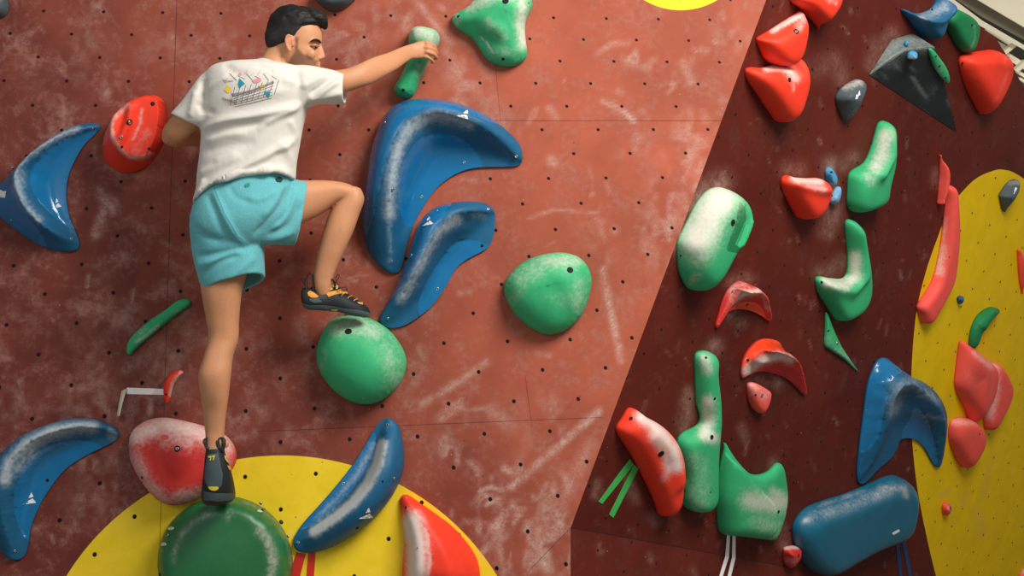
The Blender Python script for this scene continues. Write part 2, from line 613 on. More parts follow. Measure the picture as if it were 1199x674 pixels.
# ------------------------------------------------------------------ walls
YEL = (243, 208, 42)


def wall_mat(name, rgb, yel, metric, chalk, patch_px=None, var=.2, seams=(), dust=.5, rough=.6, old=None):
    t = NT(name)
    tc = t.n('ShaderNodeTexCoord'); oc = tc.outputs['Object']
    uvn = t.n('ShaderNodeUVMap', uv_map='tnut').outputs[0]
    sx = t.n('ShaderNodeSeparateXYZ', {0: uvn}); p, q = sx.outputs[0], sx.outputs[1]
    dp = t.math('SUBTRACT', t.math('FRACT', t.math('ADD', p, .5)), .5)
    dq = t.math('SUBTRACT', t.math('FRACT', t.math('ADD', q, .5)), .5)
    a, b, c, d = metric
    du = t.math('ADD', t.math('MULTIPLY', dp, a), t.math('MULTIPLY', dq, b))
    dv = t.math('ADD', t.math('MULTIPLY', dp, c), t.math('MULTIPLY', dq, d))
    r = t.math('SQRT', t.math('ADD', t.math('MULTIPLY', du, du), t.math('MULTIPLY', dv, dv)))
    hole = t.math('SUBTRACT', 1.0, t.sstep(r, .0050, .0076))
    big = t.noise(oc, 1.6, 4, .6)
    mid = t.noise(oc, 7, 5, .65, .4)
    fine = t.noise(oc, 42, 4, .7)
    grit = t.noise(oc, 160, 3, .7)
    base = lin(rgb)
    c0 = t.mix(t.sstep(big, .3, .7), tuple(x * (1 - var) for x in base), tuple(x * (1 + var) for x in base))
    c0 = t.mix(t.math('MULTIPLY', t.sstep(mid, .35, .75), .5), c0, tuple(x * .72 for x in base))
    if old: c0 = t.mix(t.math('MULTIPLY', t.math('SUBTRACT', 1.0, t.attr('tone')), .92), c0, t.mix(t.sstep(mid, .3, .7), tuple(x * .8 for x in lin(old)), tuple(x * 1.2 for x in lin(old))))
    yb = lin(yel)
    cy = t.mix(t.sstep(mid, .3, .7), tuple(x * .94 for x in yb), tuple(min(1, x * 1.05) for x in yb))
    ys = t.attr('patch')
    c1 = t.mix(t.sstep(ys, -.0012, .0012), c0, cy)
    # chalk: streaky dust broken up by noise
    ch = t.attr('chalk')
    hz = t.math('MULTIPLY', t.sstep(t.math('ADD', t.math('MULTIPLY', mid, .65), t.math('MULTIPLY', fine, .35)), .46, .78), dust)
    if old: hz = t.math('MULTIPLY', hz, t.math('ADD', 1.0, t.math('MULTIPLY', t.math('SUBTRACT', 1.0, t.attr('tone')), .7)))
    k = t.math('MULTIPLY', ch, t.math('ADD', .18, t.math('MULTIPLY', t.sstep(t.math('ADD', t.math('MULTIPLY', fine, .4), t.math('ADD', t.math('MULTIPLY', mid, .3), t.math('MULTIPLY', grit, .3))), .38, .62), .85)))
    hz = t.math('MULTIPLY', hz, t.math('ADD', t.math('MULTIPLY', t.sstep(ys, -.001, .001), -.72), 1.0))
    k = t.math('MAXIMUM', k, hz)
    k = t.math('MINIMUM', k, .9)
    c2 = t.mix(k, c1, lin(chalk))
    # screw pits and specks
    vo = t.n('ShaderNodeTexVoronoi', {'Vector': oc, 'Scale': 11.0, 'Randomness': 1.0})
    sel = t.math('GREATER_THAN', t.n('ShaderNodeSeparateXYZ', {0: vo.outputs['Color']}).outputs[0], .5)
    pit = t.math('MULTIPLY', t.math('SUBTRACT', 1.0, t.sstep(vo.outputs['Distance'], .02, .04)), sel)
    c3 = t.mix(t.math('MULTIPLY', pit, .75), c2, (.03, .018, .014))
    vo2 = t.n('ShaderNodeTexVoronoi', {'Vector': oc, 'Scale': 17.0, 'Randomness': 1.0})
    sel2 = t.math('GREATER_THAN', t.n('ShaderNodeSeparateXYZ', {0: vo2.outputs['Color']}).outputs[1], .8)
    pit2 = t.math('MULTIPLY', t.math('SUBTRACT', 1.0, t.sstep(vo2.outputs['Distance'], .03, .055)), sel2)
    c3 = t.mix(t.math('MULTIPLY', pit2, .5), c3, lin((214, 190, 172)))
    # board joints
    so = t.n('ShaderNodeSeparateXYZ', {0: oc})
    for (nx, nz, dd, lo, hi, wd) in seams:      # line nx*x+nz*z=dd, limited along x (or z when vertical)
        dist = t.math('ABSOLUTE', t.math('SUBTRACT', t.math('ADD', t.math('MULTIPLY', so.outputs[0], nx), t.math('MULTIPLY', so.outputs[1], nz)), dd))
        ax = so.outputs[1] if abs(nx) > abs(nz) else so.outputs[0]
        lim = t.math('MULTIPLY', t.math('GREATER_THAN', ax, lo), t.math('LESS_THAN', ax, hi))
        ln = t.math('MULTIPLY', t.math('MULTIPLY', t.math('SUBTRACT', 1.0, t.sstep(dist, wd * .4, wd)), lim), .6)
        c3 = t.mix(ln, c3, (.03, .016, .012))
    c4 = t.mix(hole, c3, (.008, .007, .007))
    t.set(t.b.inputs['Base Color'], c4)
    t.set(t.b.inputs['Roughness'], t.math('ADD', rough, t.math('MULTIPLY', k, .3), clamp=True))
    t.b.inputs['Specular IOR Level'].default_value = .14
    hgt = t.math('SUBTRACT', t.math('MULTIPLY', grit, .5), t.math('MULTIPLY', t.math('MAXIMUM', hole, t.math('MULTIPLY', pit, .6)), 2.0))
    t.bump(hgt, .3, .002)
    return t.m


def dlt(src, dst):
    A = []
    for (x, y), (u, v) in zip(src, dst):
        A.append([x, y, 1, 0, 0, 0, -u * x, -u * y, -u]); A.append([0, 0, 0, x, y, 1, -v * x, -v * y, -v])
    return np.linalg.svd(np.array(A))[2][-1].reshape(3, 3)


_pts = [((51.7, 12.7), (0, 0)), ((45.4, 66.7), (0, 2)), ((119, 14), (2, 0)), ((38.7, 123), (0, 4)), ((711, 22.4), (20, 0)), ((719.4, 71.4), (20, 2)),
        ((728, 122.8), (20, 4)), ((770, 24), (22, 0)), ((676.7, 467), (17, 15)), ((46, 415.4), (1, 13)), ((124.8, 413.4), (3, 13)), ((83, 451), (2, 14)), ((39.4, 490), (1, 15))]
HA = dlt([(a / 600, b / 600) for (a, b), _ in _pts], [q for _, q in _pts])


def noise_arr(px, sx, sy, seed):
    r = np.random.default_rng(seed)
    g = r.random((64, 64))
    x = px[:, 0] / sx; y = px[:, 1] / sy
    xi = np.floor(x).astype(int); yi = np.floor(y).astype(int); fx = ss(x - xi); fy = ss(y - yi)
    G = lambda a, b: g[a % 64, b % 64]
    return (G(xi, yi) * (1 - fx) + G(xi + 1, yi) * fx) * (1 - fy) + (G(xi, yi + 1) * (1 - fx) + G(xi + 1, yi + 1) * fx) * fy


def stroke_field(px, strokes):
    ch = np.zeros(len(px))
    for pts, wd, amp in strokes:
        pts = np.asarray(pts, float)
        lo = pts.min(0) - wd * 3; hi = pts.max(0) + wd * 3
        m = ((px > lo) & (px < hi)).all(1)
        if not m.any(): continue
        q = px[m]
        d = seg_dist(q, pts, False)[0] if len(pts) > 1 else np.linalg.norm(q - pts[0], axis=1)
        ch[m] = np.maximum(ch[m], amp * np.exp(-(d / wd) ** 2))
    return ch


def poly_field(px, polys):
    """soft-edged chalk patches given as px polygons: (poly, edge softness px, amplitude)"""
    ch = np.zeros(len(px))
    for poly, soft, amp in polys:
        poly = np.asarray(poly, float)
        lo = poly.min(0) - soft * 2; hi = poly.max(0) + soft * 2
        m = ((px > lo) & (px < hi)).all(1)
        q = px[m]
        if not len(q): continue
        d = seg_dist(q, poly, True)[0]; ins = inside(q, poly)
        sd = np.where(ins, d, -d)
        ch[m] = np.maximum(ch[m], amp * ss(.5 + sd / (2 * soft)))
    return ch


def wall_grid(name, plane, rowfn, nr, nc, seq_label):
    """structured grid; rowfn(t) -> (uv start, uv end)"""
    V = []
    for j in range(nr + 1):
        a, b = rowfn(j / nr)
        f = np.linspace(0, 1, nc + 1)[:, None]
        V.append(a * (1 - f) + b * f)
    V = np.vstack(V)
    w = plane.o + np.outer(V[:, 0], plane.u) + np.outer(V[:, 1], plane.v)
    k = F / (D + w[:, 1]); px = np.stack([CX + w[:, 0] * k, CY - (w[:, 2] - ZC) * k], 1)
    faces = []
    C = nc + 1
    for j in range(nr):
        for i in range(nc):
            faces.append((j * C + i, j * C + i + 1, (j + 1) * C + i + 1, (j + 1) * C + i))
    me = bpy.data.meshes.new(name)
    me.from_pydata(np.c_[V, np.zeros(len(V))].tolist(), [], faces); me.update()
    o = link(name, me)
    mw = np.eye(4); mw[:3, 0] = plane.u; mw[:3, 1] = plane.v; mw[:3, 2] = plane.n; mw[:3, 3] = plane.o
    o.matrix_world = Matrix(mw.tolist())
    o['kind'] = 'structure'
    return o, V, px


def put_uv(me, uv):
    l = me.uv_layers.new(name='tnut')
    vi = np.zeros(len(me.loops), int); me.loops.foreach_get('vertex_index', vi)
    l.data.foreach_set('uv', np.asarray(uv, np.float32)[vi].ravel())


# ---- main wall (left), slanting right edge shared with the overhanging face
ZB = -ZC                     # floor in plane coordinates (v)
e1 = PA.uv(668, 618); e0 = PA.uv(930.4, -90)
LX = PA.uv(-160, 0)[0]


def rowA(t):
    v = ZB * (1 - t) + e0[1] * t
    xr = e1[0] if v < e1[1] else e1[0] + (e0[0] - e1[0]) * (v - e1[1]) / (e0[1] - e1[1])
    return np.array((LX, v)), np.array((xr, v))


wa, VA, pxA = wall_grid('wall_left', PA, rowA, 340, 330, '')
W1 = HA @ np.stack([pxA[:, 0] / 600, pxA[:, 1] / 600, np.ones(len(pxA))])
cr = (W1[:2] / W1[2]).T
put_uv(wa.data, np.stack([(cr[:, 0] + cr[:, 1]) / 2, (cr[:, 0] - cr[:, 1]) / 2], 1))
cA = PA.uv(330, 829); rA = 296 / S; cT = PA.uv(797, -71); rT = 83 / S
sdA = np.maximum(rA - np.linalg.norm(VA - cA, axis=1), rT - np.linalg.norm(VA - cT, axis=1))
set_attr(wa.data, 'patch', sdA)
strk = [
    ([(487, 0), (505, 22), (526, 50)], 5, .5), ([(530, 60), (545, 95), (540, 120)], 22, .42), ([(700, 482), (650, 525), (598, 570)], 5, .75),
    ([(706, 316), (714, 360), (727, 420)], 5, .55), ([(598, 590), (640, 575), (610, 560)], 24, .6), ([(560, 610), (600, 600), (640, 640), (650, 610)], 22, .85),
    ([(590, 655), (620, 650), (655, 660)], 14, .8), ([(660, 560), (640, 590)], 14, .55), ([(522, 520), (545, 548), (560, 560)], 12, .65),
    ([(495, 473), (520, 458), (570, 424)], 5, .5), ([(515, 490), (538, 475)], 6, .55), ([(575, 480), (600, 500)], 10, .35),
    ([(120, 480), (170, 478), (200, 440)], 22, .5), ([(130, 470), (100, 480), (60, 470)], 14, .35), ([(170, 430), (205, 415)], 14, .45),
    ([(115, 380), (150, 365)], 16, .35), ([(180, 385), (215, 372)], 12, .4), ([(118, 225), (125, 240), (112, 275)], 6, .6), ([(128, 235), (132, 245)], 9, .5),
    ([(126, 108), (124, 112)], 5, .6), ([(740, 65), (765, 75)], 13, .55), ([(700, 62), (715, 52), (735, 50)], 4, .4), ([(705, 118), (730, 130), (742, 142)], 3, .8),
    ([(800, 75), (810, 95)], 6, .4), ([(815, 150), (800, 185), (790, 215), (775, 290)], 26, .5), ([(850, 40), (880, 55)], 14, .4), ([(830, 175), (805, 250)], 16, .5),
    ([(645, 187), (647, 190)], 6, .65), ([(560, 95), (580, 140), (600, 160)], 18, .3), ([(390, 40), (430, 95), (410, 140)], 26, .3), ([(410, 270), (420, 300), (470, 330)], 18, .3),
    ([(355, 400), (365, 430)], 14, .3), ([(300, 480), (330, 510)], 18, .3), ([(85, 500), (130, 560), (100, 590)], 24, .35), ([(620, 255), (650, 245), (700, 250)], 2.5, .35),
    ([(690, 275), (705, 300)], 16, .3), ([(722, 120), (760, 150), (740, 180)], 16, .28), ([(100, 60), (60, 110)], 26, .22), ([(180, 60), (240, 40), (300, 70)], 22, .25),
    ([(20, 375), (60, 385), (100, 420)], 16, .25), ([(0, 480), (40, 470)], 18, .25), ([(240, 395), (300, 400)], 14, .3), ([(590, 640), (600, 672)], 12, .6), ([(642, 470), (655, 500)], 14, .35),
    ([(440, 20), (470, 25)], 24, .35), ([(500, 160), (560, 170)], 10, .25), ([(425, 40), (455, 20), (480, 8)], 22, .3), ([(655, 590), (672, 560), (690, 520)], 9, .45),
    ([(575, 575), (560, 590)], 12, .55), ([(672, 640), (668, 674)], 14, .5), ([(610, 470), (620, 520)], 8, .2), ([(520, 470), (545, 480), (575, 477)], 3, .4),
    ([(120, 400), (115, 360), (118, 330)], 15, .25), ([(150, 430), (190, 405)], 10, .35), ([(700, 555), (690, 590)], 6, .4)]
r2 = np.random.default_rng(5)
strk += [([(562, 575), (575, 570), (588, 574)], 3, .7), ([(570, 590), (584, 584)], 3.5, .7), ([(590, 548), (598, 552)], 4, .8), ([(548, 540), (556, 546), (560, 556)], 3, .6), ([(600, 620), (606, 600), (612, 596)], 4, .8), ([(588, 600), (585, 640), (590, 674)], 4, .7), ([(616, 612), (622, 640), (620, 668)], 4, .7),
         ([(563, 648), (580, 630), (600, 626)], 5, .6), ([(630, 600), (650, 590), (662, 575)], 3, .6), ([(625, 585), (640, 578)], 3, .5), ([(668, 640), (660, 660)], 4, .8), ([(640, 645), (646, 668)], 5, .7), ([(520, 480), (530, 474), (540, 468)], 3, .6), ([(706, 312), (710, 340), (716, 372), (724, 405), (728, 425)], 2, .8), ([(706, 330), (712, 345)], 6, .5)]
for _ in range(170):         # short random smears left by hands and shoes
    x, y = r2.uniform(0, 880), r2.uniform(0, 674)
    if x < 380 and r2.random() < .45: continue
    a = r2.normal(1.1, .7); L = r2.uniform(2, 16)
    strk.append(([(x, y), (x + L * math.cos(a), y + L * math.sin(a))], r2.uniform(1.2, 4.5), r2.uniform(.18, .55)))
chA = np.maximum(stroke_field(pxA, [k for k in strk if k[1] < 11]), stroke_field(pxA, [k for k in strk if k[1] >= 11]) * ss((noise_arr(pxA, 8, 10, 31) * .6 + noise_arr(pxA, 19, 24, 32) * .4 - .32) / .36))
chA *= .55 + .75 * noise_arr(pxA, 9, 14, 1)
# worn-clean shapes of holds that were there before, ringed by dust
cl = poly_field(pxA, [([(594, 615), (608, 612), (614, 640), (612, 668), (600, 668)], 3, 1), ([(655, 632), (662, 625), (669, 640), (662, 668), (652, 674), (650, 655)], 3, 1)])
chA = chA * (1 - cl * .95)
chA *= np.where(sdA > 0, .45, 1)
set_attr(wa.data, 'chalk', np.clip(chA, 0, 1))


def lineA(p, q, lo, hi, wd=.0022):
    a, b = PA.uv(*p), PA.uv(*q); d = b - a; n = np.array((-d[1], d[0])); n /= np.linalg.norm(n)
    if abs(n[0]) > abs(n[1]): lo, hi = sorted((PA.uv(0, lo)[1], PA.uv(0, hi)[1]))
    else: lo, hi = sorted((PA.uv(lo, 0)[0], PA.uv(hi, 0)[0]))
    return (float(n[0]), float(n[1]), float(n @ a), float(lo), float(hi), wd)


seamsA = [lineA((207, 0), (192, 480), -90, 900), lineA((560, 141), (850, 141.5), 560, 870), lineA((300, 505), (690, 489), 300, 705), lineA((615, 440), (623, 500), 440, 500, .0016),
          lineA((668, 618), (625, 662), 560, 668), lineA((568, -60), (600, 300), -90, 141, .0014)]
# paint on the older boards to the left and below is browner and more worn
tn_ = np.clip((pxA[:, 0] - 30 + (337 - pxA[:, 1]) * .45) / 620, 0, 1) ** 1.35
tn_ = np.clip(tn_ + (noise_arr(pxA, 60, 80, 11) - .5) * .28 + (noise_arr(pxA, 17, 23, 12) - .5) * .16 + .10 * ((pxA[:, 0] - 487) * 40 - (pxA[:, 1]) * 38 > 0) * (pxA[:, 1] < 70), 0, 1)
set_attr(wa.data, 'tone', tn_)
M['wallA'] = wall_mat('painted_red_climbing_wall', (170, 87, 65), YEL, (.108, .108, .095, -.095), (208, 176, 162), seams=seamsA, dust=.26, old=(104, 50, 43))
wa.data.materials.append(M['wallA'])

# ---- overhanging dark face turned away to the right
topB = [PB.uv(930.4, -90), PB.uv(985, -80), PB.uv(1102, 0), PB.uv(1165, 43), PB.uv(1177, 62), PB.uv(1199, 103), PB.uv(1262, 235), PB.uv(1330, 420)]
vtop = PB.uv(930.4, -90)[1]
xs_ = np.array([p[0] for p in topB]); vs_ = np.array([p[1] for p in topB])


def rowB(t):                 # columns of constant u, from the lower joint to the cut top edge
    u = xs_[-1] * t
    return np.array((u, 0.0)), np.array((u, np.interp(u, xs_, vs_)))


wb, VB, pxB = wall_grid('wall_right', PB, rowB, 330, 220, '')
wb.data.flip_normals()
Lm = np.array([[-.056, -.112], [.186, -.112]])         # hole lattice (u,v) per step
put_uv(wb.data, (VB - PB.uv(794.5, 358.8)) @ np.linalg.inv(Lm))
yB = np.array([PB.uv(*p) for p in catmull([(1166, 199), (1145, 207.5), (1128, 223), (1111, 245), (1097.5, 279), (1085.6, 313), (1075, 354), (1070, 392), (1067.5, 430), (1066.6, 468), (1068.6, 522),
      (1074.7, 575), (1085, 627.7), (1096, 674), (1112, 730), (1200, 760), (1290, 700), (1300, 450), (1262, 300), (1230, 246), (1204, 214), (1187, 202), (1177, 199)], 4, True)])
d_ = seg_dist(VB, yB, True)[0]
sdB = np.where(inside(VB, yB), d_, -d_)
set_attr(wb.data, 'patch', sdB)
strB = [([(838, 405), (828, 420)], 9, .55), ([(806, 482), (800, 500), (806, 460)], 8, .5), ([(858, 330), (876, 325)], 9, .45), ([(824, 222), (812, 240), (845, 212)], 14, .6), ([(800, 262), (792, 290)], 9, .5),
        ([(972, 192), (972, 222), (976, 250), (968, 270)], 10, .6), ([(985, 195), (1000, 185)], 9, .4), ([(920, 200), (935, 198)], 10, .35), ([(960, 320), (975, 315), (985, 305)], 9, .35),
        ([(905, 445), (912, 448)], 9, .5), ([(885, 440), (895, 446)], 8, .5), ([(858, 368), (866, 378)], 8, .45), ([(1030, 50), (1022, 75), (1045, 40)], 10, .4), ([(955, 80), (975, 70), (985, 90)], 12, .3), ([(915, 620), (920, 640)], 8, .45),
        ([(1094, 215), (1097, 200)], 6, .4), ([(697, 580), (700, 565)], 5, .45), ([(740, 575), (745, 585), (735, 560)], 7, .4), ([(765, 605), (768, 612)], 6, .4), ([(868, 500), (873, 515)], 6, .35),
        ([(1127, 590), (1131, 575)], 3, .6), ([(1145, 600), (1150, 625)], 6, .45), ([(1111, 575), (1100, 580)], 4, .4), ([(1152, 580), (1158, 550), (1164, 535)], 4, .4), ([(900, 600), (902, 560), (906, 540)], 7, .35)]
for _ in range(260):
    x, y = r2.uniform(680, 1199), r2.uniform(0, 674)
    a = r2.normal(1.35, .35); L = r2.uniform(2, 14)
    strB.append(([(x, y), (x + L * math.cos(a), y + L * math.sin(a))], r2.uniform(.8, 2.2), r2.uniform(.1, .5)))
chB = stroke_field(pxB, strB) * (.55 + .75 * noise_arr(pxB, 7, 12, 2))
set_attr(wb.data, 'chalk', np.clip(chB, 0, 1) * np.where(sdB > 0, .6, 1))
M['wallB'] = wall_mat('painted_dark_maroon_climbing_wall', (92, 32, 22), (232, 192, 8), tuple(float(x) for x in (Lm[0, 0], Lm[1, 0], Lm[0, 1], Lm[1, 1])), (176, 138, 124), dust=.10, seams=[(0.0, 1.0, .002, -1.0, 6.0, .005)])
wb.data.materials.append(M['wallB'])

# ---- upright face below the joint
dC = np.array((PB.u[0], PB.u[1], PB.u[2])); vC = np.array((0, 0, 1.0))
PC = Plane(E1, dC, vC)
uC1 = 3.4


def rowC(t):
    u = uC1 * t
    # upper edge follows the joint, which drops along u of the plane above
    return np.array((u * math.hypot(dC[0], dC[1]), -1.55)), np.array((u * math.hypot(dC[0], dC[1]), u * dC[2]))


nC = Plane(E1, (dC[0], dC[1], 0), vC)
wc, VC, pxC = wall_grid('wall_lower', nC, rowC, 120, 60, '')
wc.data.flip_normals()
put_uv(wc.data, VC @ np.linalg.inv(Lm))
set_attr(wc.data, 'patch', np.full(len(VC), -1.0)); set_attr(wc.data, 'chalk', stroke_field(pxC, [([(x, y), (x + 4, y + 8)], 3, .4) for x, y in ((760, 650), (700, 640), (810, 665))]))
wc.data.materials.append(M['wallB'])

# ---- padded floor and hall roof behind the wall
bm = bmesh.new()
bmesh.ops.create_grid(bm, x_segments=1, y_segments=1, size=1)
for v in bm.verts: v.co = Vector((v.co.x * 7 + 2, v.co.y * 7 - 1.0, 0))
me = bpy.data.meshes.new('floor'); bm.to_mesh(me); bm.free()
fl = link('floor', me, None, [plain_mat('grey_crash_mat', (120, 118, 114), .8, var=.1, scale=5)]); fl['kind'] = 'structure'


bm = bmesh.new()
bmesh.ops.create_cube(bm, size=1, matrix=Matrix.Translation((3, 11.5, 4.5)) @ Matrix.Diagonal((30, .2, 9, 1)))
me = bpy.data.meshes.new('wall_back'); bm.to_mesh(me); bm.free()
wk = link('wall_back', me, None, [plain_mat('cream_hall_wall', (186, 178, 160), .85, var=.06, scale=1)]); wk['kind'] = 'structure'


def slab(name, pts, y0, thick, mat, parent=None, dy=None):
    """solid plate seen at the given photo pixels, at depth y0 (or per-point depths dy)"""
    a = [P(x, y, (dy[i] if dy else y0)) for i, (x, y) in enumerate(pts)]
    n = len(a)
    b = [p + Vector((0, thick, thick * .3)) for p in a]
    me = mesh_np(name, a + b, [tuple(range(n)), tuple(range(2 * n - 1, n - 1, -1))] + [(i, i + n, (i + 1) % n + n, (i + 1) % n) for i in range(n)])
    o = link(name, me, parent, [mat])
    return o


m_cream = plain_mat('cream_roof_panel', (236, 226, 200), .7, var=.06, scale=3)
m_band = plain_mat('grey_roof_board', (120, 112, 92), .8, var=.3, scale=2)
m_dark = plain_mat('dark_roof_void', (58, 58, 50), .9, var=.2, scale=3)
ce = slab('ceiling', [(1080, -60), (1330, -60), (1330, 330), (1210, 200), (1160, 70), (1080, 10)], 5.2, .05, m_dark); ce['kind'] = 'structure'
t1 = slab('trim_1', [(1128, -10), (1225, 47), (1300, 40), (1300, -60), (1100, -60)], 4.6, .06, m_cream); t1['kind'] = 'structure'
t2 = slab('trim_2', [(1100, -14), (1128, -10), (1225, 47), (1225, 66), (1199, 46.5), (1150, 20)], 4.75, .06, m_band); t2['kind'] = 'structure'
tr = bpy.data.objects.new('roof_truss', None); col.objects.link(tr); tr.location = P(1175, 55, 4.3)
tag(tr, 'pale slatted roof truss behind the top right edge of the dark wall', 'roof truss')
bpy.context.view_layer.update()


def tpart(name, pts, y=4.3):
    o = slab(name, pts, y, .05, m_cream); o.parent = tr; o.matrix_parent_inverse = tr.matrix_world.inverted(); return o


tr_m = Matrix.Translation(tr.location); tr.matrix_world = tr_m


tpart('chord', [(1095, -8), (1107, -8), (1150, 24), (1215, 62), (1240, 78), (1240, 86), (1199, 58), (1149, 31)])
tpart('slat', [(1155, 36), (1162, 33.5), (1188, 52), (1184, 55)], 4.45)
tpart('slat', [(1158, 42), (1176, 52), (1184, 57), (1178, 60), (1160, 48)], 4.45)
tpart('slat', [(1174, 62), (1178, 60), (1204, 76), (1204, 81)], 4.45)
tpart('slat', [(1179, 69), (1182, 67.5), (1210, 84), (1210, 88)], 4.45)
tpart('brace', [(1173, 62), (1189, 49.5), (1193, 52), (1178, 64)], 4.38)
tpart('brace', [(1188, 82), (1200, 71), (1206, 73), (1192, 85)], 4.38)
tpart('slat', [(1188, 84), (1192, 82), (1216, 96), (1216, 101)], 4.45)
tpart('slat', [(1192, 92), (1196, 91), (1220, 106), (1220, 112)], 4.45)

# ------------------------------------------------------------------ holds on the main wall
def HD(name, label, plane, out, mat, **k): return Hold(name, label, plane, out, M[mat], **{**k, **({'gloss_mat': M[k['gloss_mat']]} if k.get('gloss_mat') else {})})


VOL = dict(cat='climbing volume')
BV = dict(mat='blue', gloss_mat='blue_gloss')

# blue crescent at the left edge
h = HD('climbing_volume', 'blue crescent volume at the left edge, horns pointing right, above the green strip', PA,
   [(118.7, 147.5), (111, 144.5), (98, 144.5), (83, 148), (59, 159), (35.6, 175.7), (18, 190.5), (0, 207), (-14, 224), (-15, 243), (0, 256), (15, 267.6), (32.6, 279.5), (53, 290), (71, 293.8), (89, 293.5), (93.5, 288.4), (89, 272), (81.6, 254), (77.7, 230.5), (79.5, 210), (86, 192), (98, 171), (111, 158)],
   ridges=[([(113, 149, .02), (98, 149.5, .05), (74, 155.5, .09), (47.5, 170.5, .13), (28, 186, .15), (17, 203, .16), (18.5, 219, .16), (29.7, 242, .14), (47.5, 261, .12), (66, 273, .08), (84, 281, .03)], 'bowl', 'sharp')],
   gloss=[[(106, 152), (114, 155), (99, 171), (86, 193), (79.5, 211), (78, 230), (82, 254), (87, 268), (74, 262), (60, 250), (46, 236), (36, 218), (37, 198), (50, 180), (75, 163)],
          [(17, 192), (0, 207), (-16, 222), (-20, 245), (0, 257), (32, 280), (53, 291), (50, 276), (26, 243), (13, 216), (13, 200)]],
   chalk=[([(90, 151), (60, 162), (30, 184), (19, 203), (20, 220), (32, 242), (45, 257)], 6, .62), ([(24, 195), (22, 220)], 7, .55)],
   bolts=[(108, 151, 'screw'), (83, 279, 'screw'), (13, 258, 'screw'), (14, 197, 'screw')], smooth=3, **VOL, **BV)
h.logo(59, 232, 71, 244, ang=-.3)
h.decal('sticker', [(-2, 222), (8, 223.5), (6, 231.5), (-4, 230)], M['white'])

# red flat-topped hold beside the climber's elbow
h = HD('climbing_hold', 'big red flat-topped hold beside the climber\'s bent left elbow', PA,
   [(169, 111), (184, 112), (193, 121), (196, 138.6), (194, 156.4), (190, 171), (178, 189), (163, 199.4), (148, 202.4), (133.5, 198), (121.7, 189), (115.7, 177), (115.7, 159), (123, 141.5), (139.5, 125), (154, 115)],
   'red', plats=[([(154, 117), (172, 112.5), (186, 116), (193, 129), (194, 146), (189, 163), (178, 178), (163, 186), (150, 182), (138, 172), (131, 158), (131, 143), (138, 130)], .15, 'sharp')],
   adds=[([(161, 130), (158, 145), (152, 160), (146, 172)], .03, 6), ([(140, 140), (137, 160)], .02, 7), ([(165, 130), (163, 146), (156, 163), (147, 176)], -.016, 3.2)],
   chalk=[([(131, 143), (131, 160), (140, 174), (152, 184), (168, 185), (180, 176)], 3, .75), ([(118, 165), (122, 148), (140, 128)], 7, .6), ([(166, 128), (164, 145), (156, 163)], 2.5, .6), ([(172, 155), (160, 175)], 8, .3), ([(140, 132), (150, 123)], 4, .6)],
   bolts=[(178.7, 121.5, 'hole'), (151.6, 143, 'bolt'), (142, 160.5, 'screw'), (143, 172, 'hole', .005), (174.5, 174, 'hole', .005)], smooth=2)

# green pebble with three lobes at the top
h = HD('climbing_hold', 'smooth green three-lobed hold at the top edge, right of the gripped hold', PA,
   [(555, -3), (547, 6), (537, 12), (530, 17), (528.7, 22.7), (532.7, 30.7), (542, 38), (552.7, 45.4), (560.7, 56), (567.4, 66.8), (575.4, 73.4), (584.8, 77), (595.4, 78.5), (606, 76), (614, 70.8), (617.5, 62.8), (616, 50.7), (614.8, 38.7), (615.5, 25.4), (620.8, 14.7), (623.5, 6.7), (622.8, 0), (618, -12), (590, -18), (566, -12)],
   'green', ridges=[([(538, 20, .05), (560, 12, .09), (585, 8, .12), (606, 10, .12), (617, 4, .06)], 'round'), ([(592, 12, .12), (600, 35, .1), (597, 62, .07)], 'round')],
   adds=[([(553, 33), (572, 48), (590, 54)], -.014, 9), ([(583, 38), (574, 34)], .012, 8)],
   chalk=[([(612, 0), (611, 30), (613, 50)], 9, .85), ([(550, 8), (575, -5), (600, -5)], 9, .75), ([(572, 28), (590, 42)], 9, .4), ([(533, 18), (536, 24)], 6, .5), ([(575, 62), (600, 60)], 8, .3), ([(561, 42), (570, 50), (578, 62)], 1.2, .9)],
   bolts=[(592, 1, 'hole', .011), (536.7, 18.7, 'hole', .006), (589, 69, 'hole', .006), (619, 3, 'screw', .004)], smooth=4)

# green pinch in the climber's hand
h = HD('climbing_hold', 'long green bone-shaped hold gripped by the climber\'s right hand', PA,
   [(480, 35), (484.5, 31), (492, 30), (502, 32), (511, 36), (515, 43.7), (514, 51), (510.5, 57), (504, 67.5), (498, 79), (492, 92.7), (486, 109), (481, 113.7), (472.7, 115), (464, 110.5), (461, 103.8), (463.8, 97), (471, 83.8), (477, 70.4), (478.6, 58.6), (478, 45)],
   'green', ridges=[([(492, 38, .1), (499, 46, .1), (493, 62, .085), (484, 82, .085), (474, 103, .07)], 'full')],
   chalk=[([(485, 36), (505, 42), (510, 52)], 12, .75), ([(478, 60), (470, 90)], 3, .4), ([(490, 78), (487, 88)], 5, .4)],
   bolts=[(472, 105.5, 'hole', .006)], smooth=4)

